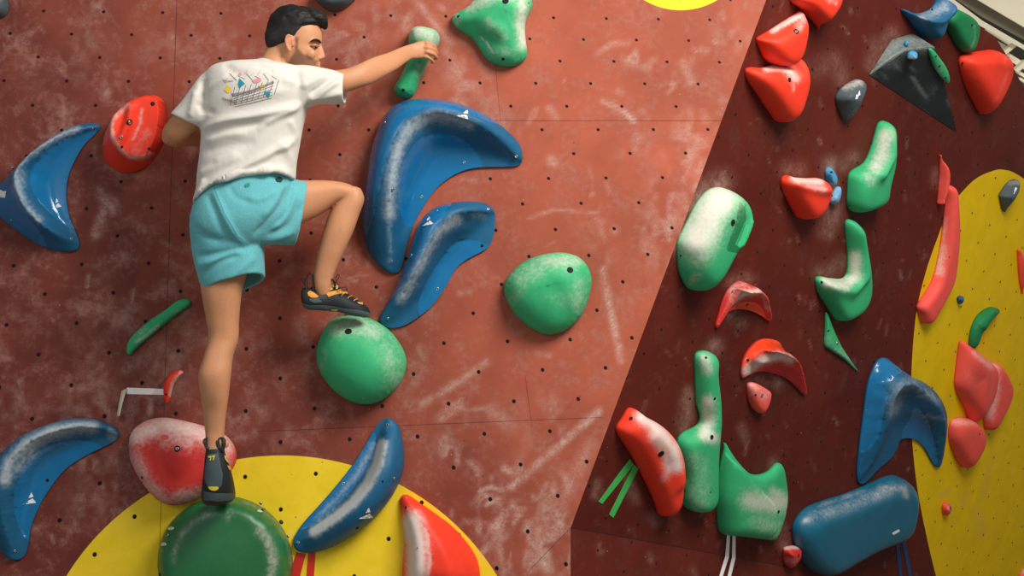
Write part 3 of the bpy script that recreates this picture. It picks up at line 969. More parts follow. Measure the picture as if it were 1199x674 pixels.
# large blue boomerang
h = HD('climbing_volume', 'largest blue boomerang volume curving over the middle of the red wall', PA,
   [(466, 320), (454, 318.5), (437, 303), (427, 281), (423.6, 253.6), (426.4, 219.5), (432, 178.5), (440.7, 147.8), (451, 129), (468, 117), (488.5, 113.7), (516, 115.4), (546.5, 124), (574, 137.5), (594, 153), (608, 168), (612.4, 185), (609.7, 193), (597.7, 195), (574, 195.6), (553, 197), (533, 204), (512, 219.5), (495, 243), (483, 267), (476, 290), (471, 312)],
   ridges=[([(459.5, 308, .02), (456.5, 271, .09), (456.5, 237, .15), (460, 202, .18), (468.5, 168, .19), (482, 144, .19), (505, 132.5, .19), (529.5, 134.5, .18), (556.8, 145, .15), (583, 162, .09), (603, 183, .03)], 'full', 'bowl')],
   gloss=[[(483, 267), (474, 262), (468, 245), (466.5, 222), (472, 190), (489, 164), (512, 155.5), (538, 161), (556, 175), (565, 192), (560, 200), (535, 206), (512, 222), (496, 245), (486, 270)],
          [(424, 262), (426, 215), (432, 176), (441, 146), (452, 127), (468, 115), (490, 112), (518, 113), (548, 122), (588, 146), (570, 141), (546, 133), (510, 125), (486, 131), (466, 152), (452, 190), (444, 225), (436, 258), (428, 275)]],
   chalk=[([(456, 250), (459, 205), (467, 172), (481, 148), (505, 136), (530, 138), (550, 146)], 8, .75), ([(456, 305), (456, 260)], 4, .35), ([(464, 175), (475, 155)], 9, .5)],
   bolts=[(450, 143, 'screw'), (430.5, 233, 'screw'), (460, 221.5, 'screw'), (543.5, 190, 'screw'), (493.7, 230.5, 'screw'), (604.5, 183, 'screw'), (458.7, 306.5, 'screw')], smooth=3, **VOL, **BV)
h.logo(534, 127, 550, 138, ang=.25)

h = HD('climbing_volume', 'blue curved volume lying under the largest boomerang, above the round green holds', PA,
   [(444, 375), (446, 367), (459.4, 343), (470, 319), (480.7, 287), (488.8, 262.7), (499.4, 248), (512.8, 240), (528.8, 236.6), (550, 235.5), (569, 238), (579, 246.7), (580, 260), (577, 278.8), (570, 290.8), (555.5, 298.8), (542, 306.8), (531.5, 317.5), (520.8, 337.5), (507.5, 356), (494, 368), (475.4, 380), (459.4, 384), (447.4, 380)],
   ridges=[([(452.7, 373, .02), (471, 347, .07), (486, 320, .12), (499, 290, .15), (515, 265, .16), (535, 250.5, .15), (555.5, 247, .1), (571, 248, .04)], 'full', 'bowl')],
   gloss=[[(492, 369), (491, 351), (499, 330), (518, 300), (531, 285), (547, 280), (563, 283), (573, 291), (556, 300), (543, 308), (533, 318), (522, 339), (508, 358)],
          [(457, 349), (470, 318), (480, 286), (488, 261), (499, 246), (513, 238), (528, 236), (524, 247), (508, 273), (494, 300), (481, 324), (467, 340)]],
   chalk=[([(470, 349), (487, 320), (500, 293), (515, 270), (535, 256)], 7, .7), ([(555, 252), (565, 254)], 6, .35)],
   bolts=[(511, 246, 'screw'), (481, 298.5, 'screw'), (512.3, 338, 'screw'), (454.5, 373, 'screw'), (571.5, 244.5, 'screw'), (564.5, 287.5, 'hole', .006)], smooth=3, **VOL, **BV)
h.logo(493, 253, 507, 264, ang=-.25)

h = HD('climbing_hold', 'round green dome hold alone in the middle of the red wall, one dark bolt hole', PA,
   [(590, 339), (594, 324.6), (610, 308.5), (631, 299), (656, 295.4), (676, 299.6), (688, 310), (693.6, 324.6), (692, 342), (684.7, 363.7), (670.5, 381.5), (652.7, 390.4), (635, 390.4), (613.5, 378), (597.5, 360)],
   'green', ridges=[([(628, 338, .13), (655, 330, .14)], 'round')], adds=[([(652, 340), (660, 365)], -.008, 10), ([(625, 330), (640, 318)], .006, 10)],
   chalk=[([(610, 325), (640, 308), (672, 306)], 13, .52), ([(600, 350), (610, 335)], 10, .3), ([(680, 330), (676, 355)], 12, .4), ([(645, 350), (665, 352)], 12, .25)],
   bolts=[(667.6, 315.7, 'hole', .011), (597, 331, 'screw', .005)], smooth=4)
h = HD('climbing_hold', 'round green dome hold under the climber\'s right shoe', PA,
   [(404, 369.5), (423, 370), (439, 375), (455, 385.5), (468, 401.5), (475.4, 417.5), (475, 433.5), (468, 449.6), (455, 463), (441.5, 471), (425.5, 473.6), (409.4, 471), (390.7, 460), (374.7, 441.6), (368, 420), (370.7, 401.5), (380, 382.8), (390.7, 372.6)],
   'green', ridges=[([(415, 412, .17), (428, 425, .17)], 'round')],
   chalk=[([(395, 385), (415, 380), (440, 390)], 13, .55), ([(455, 405), (460, 440)], 16, .42), ([(380, 410), (375, 430)], 6, .25)],
   bolts=[(407.8, 388, 'hole', .0125), (425, 466, 'screw', .005)], smooth=4)

h = HD('climbing_hold', 'thin slanting green strip hold left of the climber\'s straight leg', PA,
   [(148.5, 411), (149, 403), (155.6, 392), (174.6, 375.6), (193.6, 362.6), (207.8, 352), (217.3, 350), (224, 353), (219.7, 359), (203, 371), (181.7, 388.7), (162.7, 405), (152, 415.5)],
   'green', pads=[(.022, 5)], chalk=[([(160, 400), (185, 382)], 3, .5), ([(160, 395), (170, 385)], 4, .4)],
   bolts=[(162, 402, 'screw', .005), (184, 383, 'screw', .005), (208, 363, 'screw', .005)], smooth=3)
h = HD('climbing_hold', 'tiny red banana hold at the end of the white tape, chalky on one side', PA,
   [(191, 458.7), (192, 449), (198, 438.5), (209, 432.6), (215.4, 436), (209, 442), (203, 451.6), (199.5, 466), (197, 471.8), (193, 469.4)],
   'red', ridges=[([(195.5, 468, .02), (196.5, 455, .045), (201, 444, .045), (211, 435, .02)], 'full', 'full')], chalk=[([(199, 462), (202, 449), (212, 436)], 2.6, .95)],
   bolts=[(194.5, 461.5, 'hole', .004)], smooth=2)
tape('tape', 'horizontal white tape strip left of the tiny red banana hold', PA, [(148.5, 453.5), (192, 455), (192, 462), (148, 461)], M['tape_white'])
# loose beige end that hangs down and curls off the wall
cen = [(145.5, 456, .002), (143.5, 464, .02), (141, 474, .026), (138.5, 487, .03)]
vs_t = []; fs_t = []
for i, (x, y, dpt) in enumerate(catmull(cen, 6, False)):
    k = i / 18; w = 3.2 - 1.6 * k
    for s in (-1, 1):
        vs_t.append(tuple(P(x + s * w, y - s * 1.2 * (1 - k), -dpt - .006 * s * k - .002)))
for i in range(len(vs_t) // 2 - 1): fs_t.append((2 * i, 2 * i + 1, 2 * i + 3, 2 * i + 2))
me = mesh_np('tape', vs_t, fs_t); smooth_mesh(me)
o = link('tape', me, None, [M['tape_beige']]); sm_ = o.modifiers.new('thick', 'SOLIDIFY'); sm_.thickness = .0015
tag(o, 'loose beige tape end hanging from the white strip, curling off the wall', 'tape')

h = HD('climbing_hold', 'big chalk-dusted red dome hold behind the climber\'s left shoe', PA,
   [(149, 524), (154.5, 504), (172.6, 491.5), (194, 488.6), (219.6, 493.4), (245, 500.6), (266.7, 511.5), (277, 529.6), (274, 546), (259.5, 564), (245, 575), (227, 585.7), (205, 592), (183.4, 587.5), (165.3, 567.6), (152.7, 546)],
   'red_dull', ridges=[([(190, 525, .12), (215, 532, .14), (240, 540, .1)], 'round')], plats=[([(165, 520), (190, 508), (230, 515), (250, 530), (235, 555), (205, 570), (178, 556)], .12, 'round')],
   chalk=[([(155, 510), (190, 497), (225, 503), (262, 518)], 16, .85), ([(155, 530), (168, 562), (195, 585), (235, 578)], 11, .6), ([(190, 510), (222, 515)], 14, .7), ([(262, 530), (265, 550)], 8, .6)],
   bolts=[(207.5, 525, 'bolt'), (166, 559, 'hole', .005)], smooth=4)
q = [h.at(193 + 5 * math.cos(a), 511.5 + 3 * math.sin(a)) for a in np.linspace(0, 6.28, 13)[:-1]]
h.decal('bolt_cap', [(193 + 5 * math.cos(a), 511.5 + 3 * math.sin(a)) for a in np.linspace(0, 6.28, 13)[:-1]], M['pink'], step=1.2)

h = HD('climbing_volume', 'blue crescent volume at the lower left corner with a chalky upper rim', PA,
   [(140.7, 509), (137.7, 502), (127, 496), (112, 490.6), (91, 489), (69.6, 492), (48.4, 499), (27, 509), (9, 523), (-5, 537), (-14, 558), (-17, 591), (-10, 625), (2, 648), (12, 655), (22.7, 655), (30, 648.6), (34, 633.4), (36, 618), (45.4, 594), (57.5, 573), (75.7, 550), (97, 535), (118, 524.5), (133, 517)],
   ridges=[([(133, 507, .02), (116.5, 501, .06), (91, 499.5, .11), (60.5, 506, .14), (33, 519, .15), (13, 539, .15), (4, 560, .15), (2, 591, .12), (8, 621, .07), (17, 645, .02)], 'bowl', 'full')],
   gloss=[[(34, 633), (22, 616), (16, 590), (20, 562), (34, 537), (55, 522), (79, 515), (104, 516), (120, 525), (98, 536), (76, 552), (58, 575), (46, 596), (37, 620)]],
   chalk=[([(108, 499), (85, 500), (58, 506), (32, 520), (12, 540), (6, 560)], 9, .9), ([(36, 528), (20, 548)], 10, .6), ([(130, 505), (133, 509)], 7, .5)],
   bolts=[(17.5, 645, 'screw'), (132, 507, 'screw', .005), (55.5, 562, 'hole', .006)], smooth=3, **VOL, **BV)
h.logo(25, 576, 42, 590, ang=-.15)

cc = [(263 + 80 * math.cos(a), 661 + 80.5 * math.sin(a)) for a in np.linspace(0, 2 * math.pi, 41)[:-1]]
c2 = [(263 + 62 * math.cos(a), 659 + 64 * math.sin(a)) for a in np.linspace(0, 2 * math.pi, 31)[:-1]]
h = HD('climbing_volume', 'large dark green disc volume at the bottom edge under the climber\'s left shoe', PA, cc, 'green_deep',
   plats=[(c2, .14, 'round')], adds=[([(262, 668)], .02, 45), ([(263 + 66 * math.cos(a), 659 + 68 * math.sin(a)) for a in np.linspace(-2.9, .2, 30)], -.008, 4)],
   chalk=[([(263 + 60 * math.cos(a), 659 + 60 * math.sin(a)) for a in np.linspace(-3.1, -1.9, 12)], 4, .35), ([(263 + 56 * math.cos(a), 659 + 56 * math.sin(a)) for a in np.linspace(-.75, .5, 12)], 7, .55), ([(263 + 78 * math.cos(a), 661 + 78 * math.sin(a)) for a in np.linspace(-1.3, 0, 12)], 3, .3), ([(270, 600), (268, 606)], 6, .3)],
   bolts=[(302.5, 591.5, 'screw'), (326.7, 613.5, 'bolt', .009), (335, 630, 'screw'), (335.5, 671, 'screw'), (196, 626, 'screw'), (189, 644, 'screw'), (187, 672, 'hole', .006)], smooth=2, **VOL)
for a in (-.98, -2.55, -2.82):
    x, y = 263 + 75.5 * math.cos(a), 661 + 76 * math.sin(a)
    h.decal('scuff', [(x + rx * math.cos(b) - .2 * ry * math.sin(b), y + ry * math.sin(b)) for b in np.linspace(0, 6.28, 9)[:-1] for rx, ry in [(4.0, 2.0)]], plain_mat('bare_resin', (196, 206, 180), .7), step=1.2)

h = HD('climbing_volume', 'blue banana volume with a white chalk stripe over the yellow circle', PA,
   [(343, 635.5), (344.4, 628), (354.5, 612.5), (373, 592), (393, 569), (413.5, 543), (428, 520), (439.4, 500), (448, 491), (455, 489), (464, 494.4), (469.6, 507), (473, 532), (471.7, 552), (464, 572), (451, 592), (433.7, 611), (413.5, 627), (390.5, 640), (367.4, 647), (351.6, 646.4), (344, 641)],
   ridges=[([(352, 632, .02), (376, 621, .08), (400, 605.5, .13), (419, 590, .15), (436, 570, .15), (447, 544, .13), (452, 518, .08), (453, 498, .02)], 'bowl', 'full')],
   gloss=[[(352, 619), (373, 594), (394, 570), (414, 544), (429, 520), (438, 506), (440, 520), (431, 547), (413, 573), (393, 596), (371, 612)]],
   chalk=[([(368, 622), (392, 606), (413, 589), (431, 567), (442, 543), (448, 520)], 6, 1.7), ([(372, 606), (398, 580), (420, 552), (437, 520)], 5, .5)],  # first stroke is chalk; the fainter second paints in a window reflection
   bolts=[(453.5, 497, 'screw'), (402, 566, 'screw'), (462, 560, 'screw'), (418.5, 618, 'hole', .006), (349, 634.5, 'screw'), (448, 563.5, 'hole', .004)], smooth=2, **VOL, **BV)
h.logo(419, 594, 436.5, 607, ang=-.1)
tape('tape', 'slanting red tape strip under the blue banana, nearer the green disc', PA, [(347, 646), (358, 648), (345, 700), (332, 700)], M['tape_red'], 'red tape strips on the yellow circle')
tape('tape', 'upright red tape strip under the blue banana, farther from the green disc', PA, [(361, 646), (369.5, 647), (366, 700), (357, 700)], M['tape_red'], 'red tape strips on the yellow circle')

h = HD('climbing_hold', 'red wedge hold at the bottom edge on the yellow circle, left face chalky white', PA,
   [(468, 583.7), (472.5, 578.5), (478, 579), (491, 588), (514, 604), (531.6, 618), (549, 638), (559, 655.6), (562, 674), (560, 700), (540, 722), (500, 724), (474, 702), (470.5, 674), (471.7, 653), (472.5, 630), (470, 606.7)],
   'red', ridges=[([(474, 582, .02), (483, 594, .06), (496, 615, .11), (503, 638, .14), (504, 656, .15), (501, 676, .14), (494, 712, .05)], 'slab', 'slab')],
   chalk=[([(481, 612), (487, 636), (488, 674), (488, 705)], 13, 1.5), ([(478, 596), (484, 606)], 4, .5), ([(486, 600), (500, 626), (503, 656), (501, 674)], 3, .9)],
   bolts=[(475, 582, 'screw', .004), (475, 594, 'hole', .005), (489, 641, 'screw', .004), (515, 607, 'screw', .004), (547, 645, 'screw', .004)], smooth=2)
h = HD('climbing_hold', 'dark grey hold cut off by the top edge, right of the climber\'s hair', PA,
   [(366, -8), (371, 2), (380, 10), (390, 13.5), (402, 11), (412, 4), (418, -6), (408, -18), (380, -18)], 'grey', ridges=[([(385, -4, .08), (398, -4, .08)], 'full')], chalk=[([(375, -5), (400, -10)], 5, .3)])
h = HD('climbing_hold', 'dark grey hold cut off by the top left corner', PA,
   [(-12, -7), (5, -5), (10, 4), (9, 15), (2, 21), (-9, 21), (-16, 8)], 'grey', ridges=[([(-4, 0, .07), (-2, 10, .07)], 'full')], chalk=[([(0, -2)], 5, .3)])

# ------------------------------------------------------------------ holds on the dark wall
h = HD('climbing_hold', 'red pointed hold cut off by the top edge, highest of the three red ones', PB,
   [(925.6, 0), (935.7, 9), (949, 22), (961, 34.5), (964.6, 33.8), (969, 22), (978, 9), (981.7, 1), (980, -5), (971, -12), (949, -14), (929, -9)], 'red', pads=[(.08, 14)], chalk=[([(970, 0), (978, 3)], 4, .45)])
h = HD('climbing_hold', 'red hold with a chalky upper edge, middle of the top three red holds', PB,
   [(886, 46.7), (888, 43.4), (904.5, 33.4), (920, 23.4), (935.7, 14.5), (941, 14.5), (944.6, 20), (943.5, 31), (939, 49), (935.7, 62.3), (926.8, 73.4), (915.6, 76.8), (903.4, 75), (894.5, 66.8), (889, 54.5)],
   'red', pads=[(.09, 17)], adds=[([(893, 46), (915, 34), (937, 22)], .015, 5)],
   chalk=[([(905, 36), (922, 26), (938, 17)], 4, .95), ([(940, 24), (936, 33)], 4.5, .6)], bolts=[(932.3, 36.7, 'bolt', .011), (896, 50, 'screw', .005)], smooth=4)
h = HD('climbing_hold', 'red shield-shaped hold with chalk in its notch, lowest of the three up top', PB,
   [(873, 83.5), (876.7, 79), (893.4, 79), (909, 75.7), (922.3, 78), (931, 69), (936.8, 68), (942.4, 74.6), (945, 88), (943.5, 102.4), (938, 120), (934.6, 131.3), (926.8, 138), (915.6, 143), (907.8, 140), (897.8, 127), (884.5, 107), (875.6, 93.5)],
   'red', pads=[(.09, 19)],
   chalk=[([(897, 80), (912, 79), (925, 83)], 4.5, 1), ([(925, 84), (931, 92)], 7, .8), ([(930, 95), (929, 106)], 2.5, .5)], bolts=[(924.5, 93.5, 'hole', .009), (881.5, 86.5, 'hole', .005), (925, 129, 'hole', .004)], smooth=4)
h = HD('climbing_hold', 'grey pebble hold with a white arrow on the dark wall, left of the black pyramid', PB,
   [(978.6, 115), (983.6, 105), (997, 95), (1005, 93), (1013.6, 97), (1015.6, 105), (1010, 120), (1002, 133.6), (992, 141), (987, 138.6), (981, 125)], 'grey', ridges=[([(990, 122, .07), (1003, 104, .08)], 'round')], chalk=[([(990, 103), (1005, 96)], 6, .6)], bolts=[(998, 128, 'hole', .004)])
h.decal('arrow', [(1001, 116), (1002.5, 110), (1003.5, 111.5), (1006.5, 105.5), (1007, 111.5), (1005.5, 111.5), (1003.5, 116)], M['white'], step=1.2)

# black pyramid volume: flat plywood faces
LP = [(1016.4, 88, 0), (1044, 45.4, 0), (1068, 38.3, 0), (1088, 66, 0), (1121, 156.4, 0), (1060.5, 58.5, .075), (1095, 55, .17)]
_a = [PB.w(*PB.uv(*LP[i][:2], LP[i][2]), LP[i][2]) for i in (0, 4, 5)]
_nn = np.cross(_a[1] - _a[0], _a[2] - _a[0])
_d = np.array(((LP[6][0] - CX) / F, 1.0, (CY - LP[6][1]) / F)); _c = np.array((0.0, -D, ZC))
_q = _c + _d * (((_a[0] - _c) @ _nn) / (_d @ _nn))            # fourth corner of the big flat face
LP[6] = (LP[6][0], LP[6][1], float((_q - PB.o) @ PB.n))
pv = []
for x, y, hh in LP:
    a = PB.uv(x, y, hh); pv.append((a[0], a[1], hh + .001))
pc = np.array(pv)[:5, :2].mean(0)
pv = [(a - pc[0], b - pc[1], c) for a, b, c in pv]
fcs = [(0, 5, 1), (1, 5, 2), (5, 6, 2), (0, 4, 5), (5, 4, 6), (6, 4, 3), (2, 6, 3), (0, 1, 2, 3, 4)]
bm = bmesh.new(); vv = [bm.verts.new(p) for p in pv]
for f in fcs: bm.faces.new([vv[i] for i in f])
bmesh.ops.triangulate(bm, faces=[f for f in bm.faces if len(f.verts) == 4])
bmesh.ops.recalc_face_normals(bm, faces=bm.faces)
bmesh.ops.bevel(bm, geom=[e for e in bm.edges], offset=.004, segments=2, affect='EDGES')
bmesh.ops.subdivide_edges(bm, edges=[e for e in bm.edges if e.calc_length() > .06], cuts=10, use_grid_fill=True)
bmesh.ops.triangulate(bm, faces=bm.faces)
me = bpy.data.meshes.new('climbing_volume'); bm.to_mesh(me); bm.free()
pyr = link('climbing_volume', me, None, [M['black']])
mw = np.eye(4); mw[:3, 0] = PB.u; mw[:3, 1] = PB.v; mw[:3, 2] = PB.n; mw[:3, 3] = PB.w(*pc)
pyr.matrix_world = Matrix(mw.tolist())
tag(pyr, 'black plywood pyramid volume near the top right, carrying small coloured holds', 'climbing volume')
wp = np.array([tuple(pyr.matrix_world @ v.co) for v in me.vertices]); kk = F / (D + wp[:, 1])
ppx = np.stack([CX + wp[:, 0] * kk, CY - (wp[:, 2] - ZC) * kk], 1)
chp = np.zeros(len(ppx))
for pts, wdt, amp in [([(1030, 68), (1055, 50), (1085, 50)], 13, .55), ([(1068, 72), (1070, 95), (1080, 110)], 2.5, .5), ([(1052, 80), (1046, 70)], 5, .35), ([(1070, 73), (1088, 72)], 3, .35), ([(1083, 115), (1095, 105)], 5, .3), ([(1112, 115), (1116, 125)], 5, .4), ([(1018, 86), (1045, 66), (1060, 58), (1094, 55)], 2, .7), ([(1034, 90), (1036, 84)], 2, .5), ([(1083, 130), (1086, 122)], 1.3, .9)]:
    pts = np.array(pts, float); chp = np.maximum(chp, amp * np.exp(-(seg_dist(ppx, pts, False)[0] / wdt) ** 2))
chp = np.clip(chp * 1.25, 0, 1)
set_attr(me, 'chalk', chp)


def face_plane(a, b, c):
    A, B, Cc = [np.array(pyr.matrix_world @ Vector(pv[i])) for i in (a, b, c)]
    n = np.cross(B - A, Cc - A); n /= np.linalg.norm(n)
    if n @ PB.n < 0: n = -n
    u = PB.u - n * (PB.u @ n); u /= np.linalg.norm(u)
    return Plane(A + n * .0005, u, np.cross(n, u))


PF = face_plane(5, 4, 6); PT = face_plane(1, 5, 2)
h = HD('climbing_hold', 'long thin green hold on the right face of the black pyramid', PF,
   [(1087, 59), (1091, 57), (1099.6, 67), (1108, 79.4), (1112, 91), (1111.5, 97), (1107, 96), (1098, 86), (1091, 73)], 'green', ridges=[([(1092, 65, .012), (1107, 90, .012)], 'full')], rim=.006, bolts=[(1100, 77.5, 'hole', .006), (1096, 66, 'hole', .005), (1107, 91, 'hole', .005)], chalk=[([(1100, 80)], 10, .3)])
h = HD('climbing_hold', 'small light blue wedge hold on the front face of the black pyramid', PF, [(1062, 68), (1065, 61.5), (1070, 60), (1074, 62), (1073.5, 70), (1068, 69)], 'sky_blue', ridges=[([(1068, 64, .03), (1071, 66, .03)], 'slab')], chalk=[([(1066, 68), (1072, 69)], 3, .7)])
h = HD('climbing_hold', 'tiny light blue hold on the upper face of the black pyramid', PT, [(1058, 50.5), (1060, 48.5), (1063.5, 50), (1064, 53), (1061, 54)], 'sky_blue', ridges=[([(1060.5, 51, .02), (1061.5, 51.5, .02)], 'full')])

h = HD('climbing_hold', 'blue saddle-shaped hold at the top edge, above the black pyramid', PB,
   [(1056, 10.7), (1059.6, 11.6), (1068.5, 15), (1079, 15), (1090, 10), (1095, 2.7), (1099, -4), (1106, 0), (1111, 5.3), (1113, 12.5), (1109.4, 19.6), (1102, 24), (1100.5, 34), (1095, 42.7), (1088, 45.4), (1079, 42.7), (1072, 34.7), (1065, 25), (1058, 16)],
   'blue', pads=[(.09, 12)], adds=[([(1059, 13), (1075, 21), (1092, 20), (1106, 8)], .025, 6)], chalk=[([(1080, 19), (1095, 15), (1106, 8)], 7, .6)], bolts=[(1093.5, 11.5, 'hole', .005)], smooth=3)
h = HD('climbing_hold', 'dark green rounded plate hold at the top right, beside the blue saddle hold', PB,
   [(1105, 23), (1111, 10), (1115, 9), (1125.5, 13.4), (1136, 19.6), (1142.4, 26.7), (1144.7, 33.8), (1142.4, 48), (1138, 58), (1131, 61.4), (1123.7, 58), (1116.6, 48), (1110, 35.6)],
   'green_dark', pads=[(.05, 9)], chalk=[([(1141, 30), (1142, 45), (1136, 58)], 1.6, .3)], bolts=[(1138, 29.5, 'hole', .006), (1112.5, 32, 'hole', .005)], smooth=3)
h = HD('climbing_hold', 'big bright red rounded triangle hold at the far upper right', PB,
   [(1123.7, 69.4), (1127, 64), (1138, 61.4), (1154, 58.8), (1164.6, 58.8), (1175, 65), (1181.6, 76.6), (1181.6, 89), (1171.5, 111), (1161.4, 128.6), (1155, 133.7), (1147.5, 131.7), (1137.5, 116), (1128.6, 96), (1123.6, 78)],
   'red', pads=[(.1, 20)], adds=[([(1130, 72), (1155, 66), (1174, 74)], .01, 6)], chalk=[([(1176, 68), (1180, 85), (1165, 118)], 3, .2)], bolts=[(1130, 74.5, 'hole', .006), (1177, 74, 'hole', .005)], smooth=5)  # faint pale stroke paints a rim highlight along the right edge

h = HD('climbing_hold', 'green boot-shaped hold with a chalky neck, below the black pyramid', PB,
   [(991.6, 226.4), (993.5, 207), (998, 199.4), (1012, 189.8), (1019.5, 174), (1025, 155), (1029, 145.4), (1035, 142), (1041.7, 144.5), (1045.5, 153), (1046, 180), (1043.6, 199.4), (1038.4, 216.7), (1037, 235), (1023.4, 242.8), (1002, 248), (995.4, 244.7), (992, 238)],
   'green', pads=[(.085, 16)], adds=[([(1036, 155), (1033, 180), (1022, 200)], .03, 7)], chalk=[([(1037, 158), (1033, 180), (1025, 196)], 9, .95), ([(1038, 165), (1036, 185)], 6, .9), ([(1015, 205), (1022, 212)], 8, .5)],
   bolts=[(1037, 190, 'hole', .005), (995, 241, 'hole', .004)], smooth=6)
h = HD('climbing_hold', 'red arrowhead hold with a white chalky top, left of two light blue chips', PB,
   [(915, 216.7), (916.4, 208), (921, 205), (929, 207.5), (942.4, 208.6), (957.8, 208.6), (966.5, 213), (969.8, 220.6), (968.4, 232), (962.6, 241.8), (959.8, 249.5), (952, 253.4), (937.6, 255.7), (931.8, 251.4), (922, 234)],
   'red', pads=[(.09, 18)], adds=[([(925, 212), (945, 216), (960, 218)], .02, 6)], chalk=[([(929, 209), (945, 212), (960, 213)], 5, 1.1), ([(945, 216), (965, 222)], 5, .7)], bolts=[(964.5, 225.5, 'hole', .008)], smooth=5)
h = HD('climbing_hold', 'light blue teardrop chip hold, upper of the two side by side on the dark wall', PB,
   [(966.5, 203), (969.4, 195), (976, 201), (980, 209), (978, 216.7), (973, 219.6), (968.4, 213)], 'sky_blue', ridges=[([(971, 203, .025), (974, 212, .03)], 'full')], chalk=[([(972, 216), (978, 214)], 3, .7), ([(967, 200)], 3, .4)], bolts=[(973.5, 201.5, 'hole', .005)])
h = HD('climbing_hold', 'pale chalky blue teardrop chip hold, lower of the two on the dark wall', PB,
   [(971, 234), (975, 224.5), (982, 217.7), (984.8, 224.5), (983, 234), (978, 239.5), (973, 238)], 'sky_blue', ridges=[([(980, 224, .025), (977, 233, .03)], 'full')], chalk=[([(980, 222), (976, 236)], 7, .5)], bolts=[(977.5, 230, 'hole', .005)])

h = HD('climbing_hold', 'long green hold almost covered in white chalk beside the slanting wall edge', PB,
   [(793.4, 298), (793.8, 282), (802, 264.5), (813.4, 242), (824.5, 226.7), (835.6, 220), (846.8, 220), (858, 225.6), (865.7, 235.6), (870.8, 247.9), (869.7, 260), (863.5, 275.7), (856.8, 288), (853, 289), (846.8, 298), (837.9, 318), (826.7, 332.4), (814.5, 339.8), (804.5, 334.7), (795.6, 318)],
   'green', pads=[(.13, 26)], adds=[([(862, 240), (861, 258), (852, 280)], -.02, 2.2), ([(866, 255), (855, 282)], .012, 2.5)],
   chalk=[([(842, 232), (828, 258), (815, 280)], 24, 1.15), ([(822, 300), (828, 285)], 13, .7), ([(815, 322), (811, 328)], 6, .6), ([(860, 235), (857, 250)], 3.5, .4)],
   bolts=[(858.3, 260.5, 'hole', .012), (816, 334, 'hole', .004), (800, 300, 'hole', .004)], smooth=4, gloss=[[(866, 236), (873, 250), (870, 264), (857, 291), (851, 290), (861, 262)]], gloss_mat='green_dark', hs=.35)
h = HD('climbing_hold', 'green L-shaped hold with chalk in its inner corner', PB,
   [(955, 328.8), (957, 323.5), (963.4, 324), (974, 325.7), (986.7, 325.7), (991.4, 318), (992.3, 296), (989.8, 271), (991.4, 260), (996, 257), (1003.9, 263.4), (1010, 280.5), (1015.7, 308.5), (1017.9, 330), (1016.3, 349), (1007, 364.6), (993, 372.4), (982, 375), (975.8, 370), (965, 353.7), (957, 339.7)],
   'green', pads=[(.07, 12)], adds=[([(1000, 275), (1004, 320), (990, 336), (968, 332)], .025, 8)], chalk=[([(1001, 300), (1002, 322), (990, 334), (970, 330)], 8, 1.0), ([(985, 328), (966, 327)], 5, .9)], bolts=[(1010.6, 320, 'hole', .006), (962, 330.3, 'hole', .005), (982, 372, 'hole', .004)], smooth=6)
h = HD('climbing_hold', 'thin flat green triangle chip hold under the L-shaped green hold', PB,
   [(966.5, 366), (969.6, 369), (977.4, 388), (988, 409.8), (1003.9, 433), (1001, 432), (986.7, 419), (969.6, 408), (965, 403.5), (965.5, 385)], 'green', ridges=[([(968.5, 376, .012), (972, 402, .016), (992, 421, .01)], 'full')], rim=.006, chalk=[([(970, 400), (990, 420)], 9, .28)], bolts=[(970.3, 387, 'hole', .005), (980.5, 401.5, 'screw', .009)])
h = HD('climbing_hold', 'upper red arched hold with an orange hollow, chalky crest, right of the white-dusted hold', PB,
   [(838, 382), (841, 368.7), (846.7, 350), (854.7, 336.7), (865.4, 329), (876, 332.7), (886.8, 339.4), (894.8, 344.7), (900, 358), (903.3, 372.7), (900, 375.4), (892, 370), (880, 364), (868, 362.6), (857.4, 366), (848, 375.4), (841.4, 383.4)],
   'red_dull', ridges=[([(840, 380, .015), (850, 367, .05), (862, 354, .09), (874, 345.5, .11), (887, 343, .1), (895, 349, .06), (901, 371, .015)], 'full', 'cup')], gloss=[[(848, 370), (860, 358), (876, 353), (890, 358), (896, 371), (890, 371), (879, 366), (868, 364), (857, 368), (849, 376)]], gloss_mat='red_gloss',
   chalk=[([(858, 352), (872, 343), (888, 341)], 5, 1.0), ([(857, 340), (870, 335)], 8, .5), ([(893, 346), (899, 362)], 3, .5)], bolts=[(858, 342, 'hole', .005), (875, 356.5, 'hole', .006), (850, 366.5, 'hole', .004)], smooth=2)
h = HD('climbing_hold', 'lower red arched hold with a glossy orange back, above a small pink hold', PB,
   [(867.5, 435.5), (869.4, 422), (877.4, 407.5), (889.4, 397.6), (902.8, 396.8), (916, 402), (924, 412.8), (934.8, 422), (941.5, 438), (945, 456.9), (942.8, 462.7), (934.8, 455.5), (921.5, 443.5), (905.4, 436.8), (889.4, 435.5), (874.7, 440.8), (869.4, 442.7)],
   'red_dull', ridges=[([(869, 438, .02), (879, 426, .06), (895, 416, .1), (911, 412, .12), (926, 416, .11), (937, 426, .07), (943.5, 457, .015)], 'cup', 'sharp')], gloss=[[(866, 430), (870, 420), (877, 406), (889, 396), (903, 395), (917, 401), (925, 413), (912, 409), (896, 411), (882, 419), (872, 430)]], gloss_mat='red_gloss',
   chalk=[([(875, 434), (893, 422), (912, 417), (925, 420)], 6.5, 1.0)], bolts=[(876, 421.5, 'hole', .006)], smooth=2)
